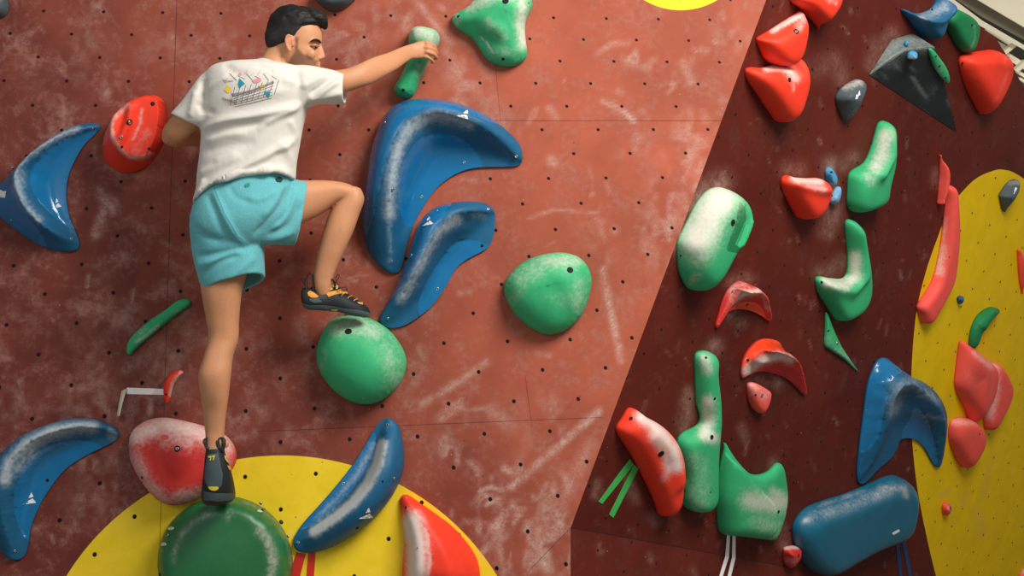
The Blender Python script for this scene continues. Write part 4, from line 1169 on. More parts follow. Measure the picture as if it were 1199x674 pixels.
h = HD('climbing_hold', 'small pink diamond hold just under the lower red arch', PB,
   [(876, 448.9), (884, 448), (897.4, 455.5), (901.4, 459.5), (898.8, 472.9), (893.4, 482), (888, 483), (880, 475.6), (875.5, 462)], 'pink', pads=[(.035, 8)], chalk=[([(880, 452), (895, 462)], 9, .5)], bolts=[(892.3, 463, 'bolt', .009), (884.5, 462, 'hole', .004), (886, 471, 'hole', .004)], smooth=3)
h = HD('climbing_hold', 'red slab hold half covered in chalk, above two green tapes', PB,
   [(722, 504.5), (726, 493), (735.7, 479), (740.6, 477.4), (752, 485.6), (768.4, 494.7), (781.4, 506), (791, 520.8), (796.8, 537), (797, 553.5), (795, 592.7), (776.5, 604), (771.6, 599), (760, 573), (748.8, 550), (737, 529)],
   'red', pads=[(.085, 18)], adds=[([(758, 505), (778, 530), (786, 560)], .02, 9)], chalk=[([(752, 488), (772, 505), (788, 525), (792, 545)], 9, 1.2), ([(765, 508), (780, 530), (785, 548)], 8, .95), ([(783, 545), (778, 560)], 6, .6)], bolts=[(774, 531, 'hole', .013), (743, 491, 'hole', .006)], smooth=4)
h = HD('climbing_hold', 'tall pale green bottle-shaped hold, its narrow neck up and dusted white', PB,
   [(815.7, 413.7), (836, 414.7), (837.6, 432.7), (841.8, 465), (842.8, 491.4), (839.6, 524), (838.6, 556.7), (838.6, 582.9), (830.4, 596), (817.3, 599), (804.3, 594.3), (797, 582.9), (796, 553.5), (792.9, 524), (794.5, 512.7), (802.7, 504.5), (815.7, 498), (820, 486.5), (815.7, 471.8), (814, 442.4)],
   'green', pads=[(.07, 15)], chalk=[([(825, 420), (828, 432)], 8, .8), ([(829, 470), (829, 495), (824, 508), (834, 512)], 9, 1.0), ([(815, 540), (820, 585)], 16, .33)], bolts=[(825.8, 418, 'hole', .005), (837, 466.5, 'hole', .006), (833.5, 511.5, 'hole', .009), (801, 520, 'hole', .006), (806, 576, 'hole', .005), (832, 576, 'hole', .004)], smooth=5)
h = HD('climbing_hold', 'green fish-tail hold with two horns, two white tapes hanging below', PB,
   [(839.4, 600.7), (838.6, 577.5), (843, 544), (849.7, 520), (851, 519.4), (861, 533.6), (871.7, 547.8), (880.7, 555.5), (892, 554.8), (902.7, 549), (910.4, 541.3), (915.6, 545), (920, 562), (922, 580), (919.5, 603.3), (914.3, 621.4), (909, 633), (900, 632), (871.7, 628.6), (848.4, 625.3), (842, 618.8)],
   'green', pads=[(.03, 12)], lips=[([(839, 602), (838, 577), (843, 544), (850, 519), (862, 537), (880, 561), (895, 578), (904, 587), (909, 600), (909, 618), (904, 634), (872, 630), (842, 620)], .1, 3.5, 16)],
   chalk=[([(880, 585), (900, 590), (915, 588)], 14, .85), ([(905, 575), (916, 580)], 7, .7), ([(888, 610), (905, 615)], 14, .45)], bolts=[(911.5, 599, 'hole', .008), (848, 616, 'hole', .006), (855, 527, 'hole', .005)], smooth=2)
g_ = 'white tape pair below the fish-tail hold'


def bent_tape(label, up, lo, mat, group, cen):
    """strip that runs down the overhang, folds at the joint and carries on down the lower face"""
    vs = []; fs = []
    for pl, q in ((PB, up), (nC, lo)):
        b = len(vs)
        for hh in (.0025, .001): vs += [tuple(pl.w(*pl.uv(x, y, hh), hh)) for x, y in q]
        fs += [(b, b + 1, b + 2, b + 3), (b + 7, b + 6, b + 5, b + 4)] + [(b + i, b + 4 + i, b + 4 + (i + 1) % 4, b + (i + 1) % 4) for i in range(4)]
    # weld the fold
    me = mesh_np('tape', [tuple(Vector(v) - cen) for v in vs], fs)
    bm = bmesh.new(); bm.from_mesh(me); bmesh.ops.remove_doubles(bm, verts=bm.verts, dist=.004); bmesh.ops.recalc_face_normals(bm, faces=bm.faces); bm.to_mesh(me); bm.free()
    o = link('tape', me, None, [mat]); o.location = cen
    return tag(o, label, 'tape', group)


sy = lambda x: toPix(PB.w(float(np.interp(x, [toPix(PB.w(u, 0))[0] for u in np.linspace(0, 2, 60)], np.linspace(0, 2, 60))), 0))[1]
bent_tape('white tape strip under the green fish-tail hold, left of the pair', [(851.5, 622), (855, 622), (853.6, sy(853.6)), (849.2, sy(849.2))], [(849.2, sy(849.2)), (853.6, sy(853.6)), (838, 700), (834.5, 700)], M['tape_white'], g_, Vector(PB.w(*PB.uv(852, 640))))
bent_tape('white tape strip under the green fish-tail hold, right of the pair', [(857.7, 622.8), (861.3, 622.8), (861.3, sy(861.3)), (857, sy(857))], [(857, sy(857)), (861.3, sy(861.3)), (849.5, 700), (846, 700)], M['tape_white'], g_, Vector(PB.w(*PB.uv(859, 640))))
g_ = 'green tape pair below the red slab hold'
tape('tape', 'bright green tape strip under the red slab hold, upper of the two', PB, [(737, 537), (741.6, 543.7), (704.7, 589.4), (700.4, 586.8)], M['tape_green'], g_)
tape('tape', 'bright green tape strip under the red slab hold, lower and steeper of the two', PB, [(742, 543.7), (747, 548.6), (717.8, 605.7), (712.9, 601.8)], M['tape_green'], g_)
h = HD('climbing_hold', 'small red cup hold touching the left end of the blue pill volume', PB,
   [(916.9, 643), (922, 639.5), (933.7, 638), (937.5, 642), (937.5, 652.4), (931, 661.5), (924.6, 664.6), (918, 657.6)], 'red_dull', ridges=[([(923, 648, .05), (930, 652, .05)], 'full')], chalk=[([(920, 641), (934, 640)], 3, .9), ([(922, 655), (930, 658)], 5, .45)], bolts=[(935, 650, 'hole', .007), (923, 653, 'hole', .004)])
h = HD('climbing_volume', 'blue wave-shaped volume with a hooked lip, on the dark wall beside the yellow oval', PB,
   [(1004, 562.7), (1004, 538), (1009.6, 489.5), (1015.7, 448.8), (1026, 424.4), (1036, 418), (1046, 424.4), (1062.5, 438.6), (1080.8, 446.8), (1097, 459), (1109, 477), (1112, 493.5), (1109, 518), (1103, 542), (1098, 548.4), (1091, 540), (1080.8, 522), (1070.6, 513.9), (1056.4, 513.9), (1052, 526), (1044, 538), (1028, 550.5), (1011.7, 566)],
   ridges=[([(1008, 559, .02), (1028, 528, .06), (1042, 495, .1), (1051, 462, .13), (1064, 450, .15), (1084, 456, .15), (1102, 478, .12), (1107, 505, .08), (1099, 543, .02)], 'sharp', 'bowl')],
   gloss=[[(1003, 526), (1008, 489), (1014, 448), (1025, 423), (1036, 416), (1056, 431), (1044, 447), (1036, 476), (1030, 508), (1018, 525)], [(1056, 512), (1063, 492), (1073, 476), (1084, 490), (1092, 512), (1097, 542), (1090, 540), (1080, 522), (1070, 514)]],
   chalk=[([(1046, 480), (1053, 455), (1070, 446)], 10, .5), ([(1076, 463), (1092, 462)], 3, .6), ([(1085, 487), (1104, 490)], 3.5, .5), ([(1075, 455), (1100, 470)], 6, .4)], bolts=[(1096, 540, 'screw', .005), (1014, 480, 'screw', .004)], smooth=6, hs=.25, **VOL, **BV)
h = HD('climbing_volume', 'teal blue pill-shaped volume at the lower right with a small white sticker', PB,
   [(928, 627.7), (930, 611.5), (942.5, 595), (962.9, 586), (991, 577), (1019.8, 564.7), (1040, 556.6), (1054, 558.6), (1064.5, 568.8), (1067.8, 583), (1064.5, 611.5), (1056, 629.8), (1040, 635.9), (1015.7, 646), (987, 662), (967, 671.7), (950.7, 668), (936.4, 652)],
   'blue_teal', pads=[(.1, 17, 3)], adds=[([(944, 640), (944, 612), (966, 598), (1040, 570), (1056, 576), (1060, 600)], -.006, 3)], chalk=[([(950, 606), (1000, 590), (1045, 572)], 8, .4), ([(1030, 572), (1058, 572), (1062, 580)], 5, .55), ([(960, 592), (1010, 574)], 3, .4)], smooth=3, hs=.3, **VOL)
h.decal('sticker', [(1044, 623.5), (1052, 619), (1053.5, 621.5), (1046, 626)], M['white'], step=1.5)
g_ = 'dark blue tape pair below the pill volume'
tape('tape', 'dark blue tape strip under the pill volume, left of the pair', PB, [(1048, 630), (1052, 628), (1057, 682), (1053, 682)], M['tape_blue'], g_)
tape('tape', 'dark blue tape strip under the pill volume, right of the pair', PB, [(1054.6, 627), (1058.6, 625), (1069, 682), (1065, 682)], M['tape_blue'], g_)

# ---- holds around and on the yellow oval
h = HD('climbing_hold', 'short pink sliver hold on the dark wall just above the yellow oval', PB,
   [(1101, 183), (1103.7, 184), (1108.8, 206), (1104, 235), (1101.6, 238), (1098, 236.6), (1100, 207.5)], 'pink', pads=[(.04, 5)], chalk=[([(1099, 210)], 6, .3)])
h = HD('climbing_hold', 'long pink curved hold along the left side of the yellow oval', PB,
   [(1108.8, 218.5), (1116, 219.5), (1118.7, 238), (1119.7, 272), (1117, 306.5), (1113, 330), (1101, 354), (1083.9, 379), (1075, 364.5), (1075, 356), (1090.7, 330), (1099, 299.7), (1104, 265.6), (1106.8, 238)],
   'pink', pads=[(.05, 9)], chalk=[([(1104, 290), (1100, 318)], 6, .7), ([(1108, 255), (1104, 285)], 3, .5)], bolts=[(1111, 301, 'hole', .005)], smooth=4, hs=.35)
h = HD('climbing_hold', 'dark grey thumb-shaped hold at the top of the yellow oval', PB,
   [(1170, 231), (1171, 226), (1181, 212.7), (1191, 210), (1196.5, 216), (1193, 226), (1184.6, 240), (1178.8, 248.5), (1174, 245)], 'grey', ridges=[([(1177, 236, .07), (1188, 217, .09)], 'round')], chalk=[([(1182, 214), (1192, 213)], 4, .4)])
h.decal('arrow', [(1186.5, 227), (1189, 219), (1191.5, 221.5), (1189.5, 227)], M['white'], step=1.0)
h = HD('climbing_hold', 'tiny blue button hold on the yellow oval', PB, [(1121, 349), (1125, 346), (1128, 348), (1127, 354), (1123, 356)], 'blue', ridges=[([(1124, 350, .03), (1125, 352, .03)], 'full')], bolts=[(1124.5, 350, 'hole', .004)])
h = HD('climbing_hold', 'dark green worm-shaped hold on the yellow oval, above the coral pair', PB,
   [(1134.8, 403.6), (1137, 385.6), (1145, 369), (1158, 360), (1168, 361), (1168.7, 366.7), (1160, 374), (1153, 385.6), (1145, 402), (1138.7, 407.8)], 'green_dark', ridges=[([(1139, 402, .04), (1146, 381, .08), (1158, 367, .08), (1165, 364, .05)], 'round')], smooth=3, hs=.3)
h = HD('climbing_hold', 'coral diamond hold with red edge, right of its larger neighbour on the yellow oval', PB,
   [(1158, 426.4), (1166, 425), (1176, 438), (1181.7, 452.5), (1178, 470), (1168, 490), (1160, 502.4), (1153, 499.8), (1151.7, 483.5), (1154, 464), (1155, 445)], 'pink', pads=[(.06, 10)], chalk=[([(1163, 432), (1165, 455), (1158, 485)], 8, .8)], smooth=4, hs=.3)
h = HD('climbing_hold', 'larger coral diamond hold on the yellow oval, pointing up', PB,
   [(1124, 401), (1129, 401), (1145, 413.4), (1161.5, 428), (1162, 444), (1158, 464), (1148.5, 480), (1142, 492.6), (1135, 491.6), (1129, 477), (1118.5, 454), (1119, 434.6)], 'pink', pads=[(.08, 14)], adds=[([(1129, 408), (1144, 435), (1142, 480)], .02, 7)], chalk=[([(1140, 412), (1160, 430)], 4, .6), ([(1140, 440)], 20, .16)], bolts=[(1159, 444.5, 'bolt', .009), (1125, 453.5, 'hole', .004)], smooth=4, hs=.3)
h = HD('climbing_hold', 'coral teardrop hold on the yellow oval, lowest of the three coral ones', PB,
   [(1112.6, 496.5), (1117.5, 490), (1127, 488.4), (1140, 493), (1149, 504.7), (1148.5, 519), (1140, 535.6), (1132, 547), (1124, 543.8), (1116, 529), (1111, 513)], 'pink', pads=[(.07, 14)], chalk=[([(1117, 493), (1140, 494)], 6, .5)], bolts=[(1147, 508, 'hole', .006), (1117, 503, 'hole', .004)], smooth=4, hs=.3)
h = HD('climbing_hold', 'tiny coral chip hold low on the yellow oval', PB, [(1103.5, 592.7), (1106, 588), (1111, 589.7), (1114.8, 594.7), (1111.8, 599.6), (1107.8, 603.6), (1104, 600.6)], 'pink', ridges=[([(1107, 594, .03), (1109, 598, .03)], 'full')], chalk=[([(1112, 595)], 3, .8)], bolts=[(1113, 594.5, 'hole', .008)])
h = HD('climbing_hold', 'coral hold cut off by the right edge of the photo, on the yellow oval', PB, [(1192, 295), (1196, 294), (1203, 305), (1206, 325), (1200, 345), (1194, 330)], 'pink', ridges=[([(1197, 303, .06), (1200, 325, .06)], 'slab')])
h = HD('climbing_hold', 'chalky coral hold cut off by the bottom right corner', PB, [(1193, 676), (1197, 669), (1204, 663), (1216, 668), (1216, 690), (1199, 692)], 'pink', ridges=[([(1203, 674, .05), (1206, 682, .05)], 'full')], chalk=[([(1200, 668)], 6, .9)])

# ------------------------------------------------------------------ the climber


def ring_pts(L, R, yc, hd, tilt=(0, 0), bow=0.0, n=36, sq=2.3):
    """closed ring: L,R photo px of the two silhouette points, yc depth of the axis, hd half depth, tilt px shift of the camera side"""
    a, b = P(*L, yc), P(*R, yc)
    c = (a + b) / 2; ax = (b - a) / 2
    k = (D + yc) / F
    out = []
    for i in range(n):
        t = 2 * math.pi * i / n
        cs, sn = math.cos(t), math.sin(t)
        e = 2 / sq
        cs_, sn_ = math.copysign(abs(cs) ** e, cs), math.copysign(abs(sn) ** e, sn)
        p = c + ax * cs_ + Vector((0, -hd * sn_, 0)) + Vector((tilt[0] * k, 0, -tilt[1] * k)) * sn_
        if bow and sn > 0: p += Vector((0, 0, -bow * k)) * (1 - abs(cs_) ** 2.5)
        out.append(p)
    return out


def loft_rings(bm, rings, sub=4, hollow=None, caps=True, n=36):
    """rings: list of dict(L,R,y,d,tilt,bow); smooth in between; hollow: inner scale -> thick walled open end"""
    K = []
    for r in rings:
        K.append([*r[0], *r[1], r[2], r[3], *(r[4] if len(r) > 4 else (0, 0)), r[5] if len(r) > 5 else 0, r[6] if len(r) > 6 else 2.3])
    K = catmull(np.array(K, float), sub, False)
    loops = [ring_pts((k[0], k[1]), (k[2], k[3]), k[4], max(k[5], .001), (k[6], k[7]), k[8], n, k[9]) for k in K]
    if hollow:
        m = max(3, int(len(loops) * hollow[1]))
        inner = []
        for lp in reversed(loops[-m:]):
            c = sum(lp, Vector()) / n
            inner.append([c + (p - c) * hollow[0] for p in lp])
        loops += inner
    V = [[bm.verts.new(p) for p in lp] for lp in loops]
    for a, b in zip(V, V[1:]):
        for i in range(n): bm.faces.new((a[i], a[(i + 1) % n], b[(i + 1) % n], b[i]))
    bm.faces.new(list(reversed(V[0]))); bm.faces.new(V[-1])


def tube3(bm, pts, rad, n=14, sub=4, flat=None):
    """round tube through world points with per-point radii and rounded ends"""
    q = np.array([[*p, r] for p, r in zip(pts, rad)], float)
    q = catmull(q, sub, False)
    # rounded ends
    d0 = q[0, :3] - q[1, :3]; d0 /= np.linalg.norm(d0); d1 = q[-1, :3] - q[-2, :3]; d1 /= np.linalg.norm(d1)
    def cap(p, d, s):
        o = []
        for a in (.9, .6, .3):
            o.append([*(p[:3] + d * p[3] * math.sin(a * math.pi / 2)), p[3] * math.cos(a * math.pi / 2)])
        return o if s else o[::-1]
    q = np.vstack([cap(q[0], d0, True), q, cap(q[-1], d1, False)])
    loops = []
    up = Vector((0, 0, 1))
    for i in range(len(q)):
        t = Vector(q[min(i + 1, len(q) - 1), :3] - q[max(i - 1, 0), :3]).normalized()
        u = t.orthogonal() if abs(t.dot(up)) > .95 else t.cross(up)
        u.normalize(); w = t.cross(u)
        c = Vector(q[i, :3]); r = q[i, 3]
        fl = flat or (1, 1)
        loops.append([c + u * r * fl[0] * math.cos(2 * math.pi * k / n) + w * r * fl[1] * math.sin(2 * math.pi * k / n) for k in range(n)])
    V = [[bm.verts.new(p) for p in lp] for lp in loops]
    for a, b in zip(V, V[1:]):
        for i in range(n): bm.faces.new((a[i], a[(i + 1) % n], b[(i + 1) % n], b[i]))
    bm.faces.new(list(reversed(V[0]))); bm.faces.new(V[-1])


def ball(bm, c, r):
    m = Matrix.Translation(c) @ Matrix.Diagonal((*(r if hasattr(r, '__len__') else (r, r, r)), 1))
    bmesh.ops.create_uvsphere(bm, u_segments=20, v_segments=12, radius=1, matrix=m)


def remesh(bm, name, voxel, smooth_it=4, fac=.5):
    bmesh.ops.recalc_face_normals(bm, faces=bm.faces)
    me = bpy.data.meshes.new(name + '_src'); bm.to_mesh(me); bm.free()
    o = bpy.data.objects.new(name + '_src', me); col.objects.link(o)
    r = o.modifiers.new('r', 'REMESH'); r.mode = 'VOXEL'; r.voxel_size = voxel; r.use_smooth_shade = True
    s = o.modifiers.new('s', 'SMOOTH'); s.iterations = smooth_it; s.factor = fac
    dg = bpy.context.evaluated_depsgraph_get()
    out = bpy.data.meshes.new_from_object(o.evaluated_get(dg))
    out.name = name
    bpy.data.objects.remove(o); bpy.data.meshes.remove(me)
    smooth_mesh(out)
    return out


def coords(me):
    a = np.zeros(len(me.vertices) * 3); me.vertices.foreach_get('co', a); return a.reshape(-1, 3)


def normals(me):
    a = np.zeros(len(me.vertices) * 3); me.vertices.foreach_get('normal', a); return a.reshape(-1, 3)


def pix_of(co):
    k = F / (D + co[:, 1]); return np.stack([CX + co[:, 0] * k, CY - (co[:, 2] - ZC) * k], 1)


def displace(me, folds, cam_only=True):
    """cloth folds: ridges (amp>0) and valleys (amp<0) along photo px polylines: (pts, amp m, width px)"""
    co = coords(me); nr = normals(me); px = pix_of(co)
    w = np.clip(-nr[:, 1] * 1.6, 0, 1) if cam_only else np.ones(len(co))
    dsp = np.zeros(len(co))
    for pts, amp, wd in folds:
        pts = np.array(pts, float)
        if len(pts) > 2: pts = catmull(pts, 5, False)
        d, i, t, sd = seg_dist(px, pts, False)
        u = (i + t) / max(1, len(pts) - 1)
        tap = np.clip(np.minimum(u, 1 - u) * 5, 0, 1) * .85 + .15
        dsp += amp * np.exp(-(d / wd) ** 2) * tap
    co = co + nr * (dsp * w)[:, None]
    me.vertices.foreach_set('co', co.ravel()); me.update()


def cloth_mat(name, rgb, weave=900, var=.05, rough=.85, heather=0.0):
    t = NT(name)
    oc = t.n('ShaderNodeTexCoord').outputs['Object']
    b = lin(rgb)
    n = t.noise(oc, 14, 3)
    c = t.mix(n, tuple(x * (1 - var) for x in b), tuple(min(1, x * (1 + var)) for x in b))
    if heather:
        h2 = t.noise(oc, 260, 2, .8)
        c = t.mix(t.math('MULTIPLY', t.sstep(h2, .4, .7), heather), c, tuple(min(1, x * 1.5 + .05) for x in b))
    t.set(t.b.inputs['Base Color'], c)
    t.b.inputs['Roughness'].default_value = rough
    t.b.inputs['Specular IOR Level'].default_value = .15
    t.b.inputs['Sheen Weight'].default_value = .12
    t.bump(t.math('ADD', t.math('MULTIPLY', t.noise(oc, 700, 2), .5), t.noise(oc, 45, 4, .6, .6)), .35, .004)
    return t.m


def skin_mat():
    t = NT('tanned_skin')
    oc = t.n('ShaderNodeTexCoord').outputs['Object']
    b = lin((203, 143, 103))
    n = t.noise(oc, 18, 4)
    c = t.mix(n, tuple(x * .9 for x in b), tuple(min(1, x * 1.08) for x in b))
    c = t.mix(t.math('MULTIPLY', t.sstep(t.noise(oc, 260, 3, .75), .5, .72), .3), c, lin((134, 88, 62)))
    c = t.mix(t.math('MULTIPLY', t.sstep(t.noise(oc, 6, 3), .45, .7), .25), c, lin((186, 126, 94)))
    c = t.mix(t.math('MULTIPLY', t.attr('blush'), .5), c, lin((206, 120, 96)))
    st = t.math('MULTIPLY', t.attr('stubble'), t.math('ADD', .45, t.math('MULTIPLY', t.noise(oc, 400, 2, .8), .5)))
    c = t.mix(st, c, lin((58, 40, 32)))
    t.set(t.b.inputs['Base Color'], c)
    t.b.inputs['Roughness'].default_value = .5
    t.b.inputs['Specular IOR Level'].default_value = .35
    t.b.inputs['Subsurface Weight'].default_value = .12
    t.b.inputs['Subsurface Radius'].default_value = (.02, .008, .004)
    t.b.inputs['Subsurface Scale'].default_value = .4
    t.bump(t.noise(oc, 130, 3, .6), .12, .002)
    return t.m


M['skin'] = skin_mat()
M['shirt'] = cloth_mat('white_cotton', (218, 213, 203), var=.02)
M['shorts'] = cloth_mat('turquoise_cotton', (96, 172, 178), heather=.35, var=.06)
M['hair'] = plain_mat('black_hair', (17, 14, 13), .55, spec=.35, var=.35, scale=90, bump=.9)
M['rubber'] = plain_mat('black_shoe_rubber', (28, 32, 34), .55, var=.2, scale=30)
M['slate'] = plain_mat('dark_slate_rubber', (70, 84, 88), .6, var=.2, scale=30)
M['orange'] = plain_mat('amber_leather', (214, 146, 40), .6, var=.15)
M['yellow'] = plain_mat('pale_yellow_leather', (202, 170, 74), .65, var=.12)
M['logo_y'] = plain_mat('yellow_print', (222, 200, 40), .6)

person = bpy.data.objects.new('person', None); col.objects.link(person)
person.location = P(262, 590, -.2)
tag(person, 'climber seen from behind in white t-shirt, turquoise shorts and climbing shoes, gripping a green hold', 'person')
bpy.context.view_layer.update()
PM = person.matrix_world.inverted()


def wear(name, me, mats, parent=None, label=None):
    o = link(name, me, None, mats)
    pr = parent or person
    o.parent = pr; o.matrix_parent_inverse = Matrix.Translation(-person.location)
    if parent: o.matrix_parent_inverse = Matrix()
    if label: o['label'] = label
    return o


# ---- body: one continuous skin surface
bm = bmesh.new()
# trunk (under the clothes)
loft_rings(bm, [((246, 262), (322, 252), -.42, .10), ((240, 235), (330, 222), -.42, .10), ((244, 205), (338, 195), -.42, .095), ((245, 165), (345, 160), -.43, .10), ((245, 125), (352, 122), -.45, .11), ((252, 100), (350, 98), -.455, .09), ((276, 84), (342, 86), -.455, .06)])
# neck
loft_rings(bm, [((292, 92), (345, 92), -.455, .06), ((303, 74), (338, 80), -.452, .056), ((309.5, 62), (338, 70), -.445, .054), ((314, 50), (342, 58), -.435, .055)])
# head
HY = -.432
loft_rings(bm, [((333, 11), (350, 11), HY, .03), ((324, 16), (364, 16), HY, .056), ((317, 25), (373, 25), HY, .07), ((315, 34), (376, 34), HY, .075), ((315, 42), (377, 42), HY, .076), ((315.5, 49), (376.6, 49), HY, .075), ((316.5, 55), (374.2, 55), HY, .073),
                ((319, 61), (374.8, 61), HY, .071), ((323, 67), (374.3, 67), HY, .068), ((329, 72), (373.2, 72), HY, .063), ((334, 77), (373, 77), HY, .058), ((339, 83), (372, 83), HY, .05), ((346, 89), (370, 89), HY, .036), ((352, 92), (366, 92), HY, .02)], sub=4)
# nose, brow, cheek, lips
tube3(bm, [P(374.6, 51.5, HY), P(375.8, 57, HY), P(377.2, 62.5, HY), P(377.6, 66, HY)], [.006, .007, .0085, .0095], sub=3)
ball(bm, P(374.5, 67.6, HY - .011), (.009, .008, .007)); ball(bm, P(374.5, 67.6, HY + .011), (.009, .008, .007))
for sgn in (-1, 1):
    tube3(bm, [P(361, 49.5, HY + sgn * .058), P(367, 47.6, HY + sgn * .05), P(373.5, 49.5, HY + sgn * .026)], [.006, .009, .008], sub=3)
    ball(bm, P(363, 63, HY + sgn * .048), (.022, .018, .02))
tube3(bm, [P(371, 74.3, HY - .02), P(373.6, 73.6, HY), P(371, 74.3, HY + .02)], [.004, .0065, .004], sub=3)
tube3(bm, [P(371, 77, HY - .018), P(373, 77.3, HY), P(371, 77, HY + .018)], [.004, .007, .004], sub=3)
ball(bm, P(367, 86, HY), (.016, .022, .014))
# ears
for sgn in (-1, 1):
    ye = HY + sgn * .078
    ear = [(343, 54), (342.5, 47), (341, 42.5), (337.5, 41), (334.8, 44), (334.6, 49), (336, 54), (338.5, 58.5), (341, 59)]
    tube3(bm, [P(x, y, ye + sgn * (.012 if x < 340 else .004)) for x, y in ear], [.003, .0035, .004, .0045, .0045, .0042, .004, .0055, .004], sub=3)
    tube3(bm, [P(337.5, 46, ye + sgn * .004), P(337.8, 51, ye + sgn * .003), P(339.5, 56, ye)], [.009, .0085, .006], flat=(1, 1), sub=2)
    ball(bm, P(343.2, 51.5, ye), (.004, .005, .006))
# right arm to the gripped hold
loft_rings(bm, [((346, 80), (352, 122), -.45, .055), ((366, 81), (368, 117), -.44, .055), ((386, 82.5), (388, 112.5), -.435, .05), ((404, 81), (407, 107.5), -.425, .044), ((417, 76.5), (423, 102), -.41, .043), ((429, 71), (435, 98), -.385, .044), ((441, 66), (449, 90), -.34, .041),
                ((454, 62), (463, 82), -.285, .034), ((467, 56.5), (474, 74), -.23, .028), ((477, 52.8), (482, 69), -.185, .023), ((485, 50.5), (488, 69), -.165, .019), ((492.5, 48.5), (494, 68.5), -.158, .017), ((498, 49), (498, 67.5), -.152, .013)], sub=4)
G = lambda l, r: tube3(bm, [P(*q) for q in l], r, sub=5)
fr = [.0078, .0076, .007, .0062]
G([(494, 50.5, -.155), (500, 50.5, -.158), (506.5, 53, -.142), (510.3, 57, -.105), (509.5, 58.5, -.07)], [.009] + fr)
G([(494, 55.5, -.158), (501.5, 55.6, -.166), (508.3, 58.2, -.148), (511.7, 62, -.108), (510.5, 63.6, -.072)], [.009] + fr)
G([(494, 60.5, -.157), (501, 60.8, -.166), (507.6, 63.4, -.15), (511, 67.2, -.112), (509.5, 68.7, -.078)], [.009] + fr)
G([(493, 65, -.152), (498.5, 66, -.16), (503.8, 68.8, -.148), (506.8, 72.3, -.118), (505.5, 73.6, -.088)], [.0085, .0068, .0066, .006, .0054])
G([(482, 58, -.165), (485.5, 54.5, -.146), (488.5, 51.5, -.118), (491, 50.5, -.095)], [.011, .0095, .0085, .007])
for x, y, yy in ((500, 50.3, -.16), (501, 55.4, -.166), (500.5, 60.6, -.166), (498.3, 66, -.16)): ball(bm, P(x, y, yy), .0088)
# left arm folded in front of the body
tube3(bm, [P(250, 110, -.455), P(238, 122, -.46), P(222, 138, -.455), P(206, 154, -.425), P(204.5, 158.5, -.39)], [.05, .05, .048, .045, .042], sub=5, n=20)
tube3(bm, [P(203, 158, -.405), P(206, 158.5, -.38), P(216, 158, -.34), P(232, 158.5, -.28), P(250, 159, -.2), P(264, 159, -.145), P(272, 158.5, -.122)], [.042, .044, .043, .04, .032, .025, .024], sub=5, n=20)
ball(bm, P(196.5, 161, -.405), (.022, .022, .024))
loft_rings(bm, [((262, 165), (262, 153), -.15, .022), ((268, 165.5), (268, 151.5), -.13, .018), ((274, 165.5), (274, 151), -.12, .016), ((280, 164.5), (280, 151), -.1, .013)], sub=4)
for k, (a, b) in enumerate((((278, 152), (291, 149)), ((279, 156), (294, 154.5)), ((279, 160), (293, 160)), ((278, 164), (289, 165.5)))):
    G([(a[0] - 3, a[1], -.105), (a[0] + 3, a[1] - .3, -.1), ((a[0] + b[0]) / 2 + 2, (a[1] + b[1]) / 2, -.075), (*b, -.018)], [.009, .0078, .0072, .0062])
G([(270, 152, -.125), (273, 146, -.1), (277, 143, -.06), (279, 142, -.02)], [.011, .009, .0085, .007])
# standing (left) leg
loft_rings(bm, [((236, 250), (300, 250), -.42, .095), ((232, 285), (296, 285), -.415, .1), ((233.5, 318), (290, 315), -.405, .095), ((237, 345), (282.5, 342), -.398, .088), ((242, 373), (279.5, 374), -.39, .068), ((244.6, 395), (278.6, 397), -.385, .06), ((239, 417), (272.5, 417), -.395, .064), ((233, 437), (270, 438), -.405, .066),
                ((234.5, 456), (267.5, 461), -.395, .058), ((237.5, 478), (264.5, 484), -.375, .044), ((240, 500), (262.5, 505), -.362, .036), ((241, 514), (262.5, 516), -.358, .036), ((241, 530), (263, 531), -.352, .04), ((243, 545), (263, 546), -.34, .04)], sub=4)
ball(bm, P(264, 519, -.335), (.014, .014, .016)); ball(bm, P(240.5, 517, -.345), (.012, .012, .014))
# bent (right) leg
loft_rings(bm, [((292, 216), (290, 280), -.42, .10), ((318, 212), (318, 278), -.395, .10), ((338, 210.5), (340, 268), -.36, .092), ((357, 211), (356.5, 260), -.325, .08), ((380, 211), (373.5, 252), -.285, .07), ((400, 213), (388, 242.5), -.25, .06), ((414, 218), (398, 238), -.23, .055), ((420.5, 225), (408, 240), -.222, .048)], sub=4)
loft_rings(bm, [((403, 219), (422, 220), -.225, .045), ((397, 232), (426.5, 233), -.225, .055), ((387, 247), (420.5, 251), -.228, .06), ((378.5, 270), (413.5, 271), -.235, .06), ((373.2, 290), (404.5, 291), -.24, .05), ((368.7, 313), (394.5, 312.5), -.24, .038), ((367.3, 325), (390, 325), -.238, .034), ((368.5, 336), (388, 335), -.234, .033), ((371, 346), (387, 345), -.228, .028)], sub=4)
ball(bm, P(414, 229, -.235), (.036, .042, .036))
ball(bm, P(379.5, 330, -.262), (.012, .007, .015))
me = remesh(bm, 'body', .0032, 6)
co = coords(me); px = pix_of(co); nr = normals(me)
stp = np.array([(344, 42), (351, 42), (350.5, 56), (356, 62), (364, 65), (370, 69), (376, 70.5), (376, 95), (335, 95), (336, 72), (343.5, 60)], float)
d = seg_dist(px, stp, True)[0]; st = np.where(inside(px, stp), np.clip(d / 3, 0, 1), 0) * (co[:, 0] > P(320, 0, HY).x) * (co[:, 2] > P(0, 97, HY).z) * (co[:, 1] < -.3)
lip = np.exp(-(np.linalg.norm(px - (374, 75.5), axis=1) / 3) ** 2)
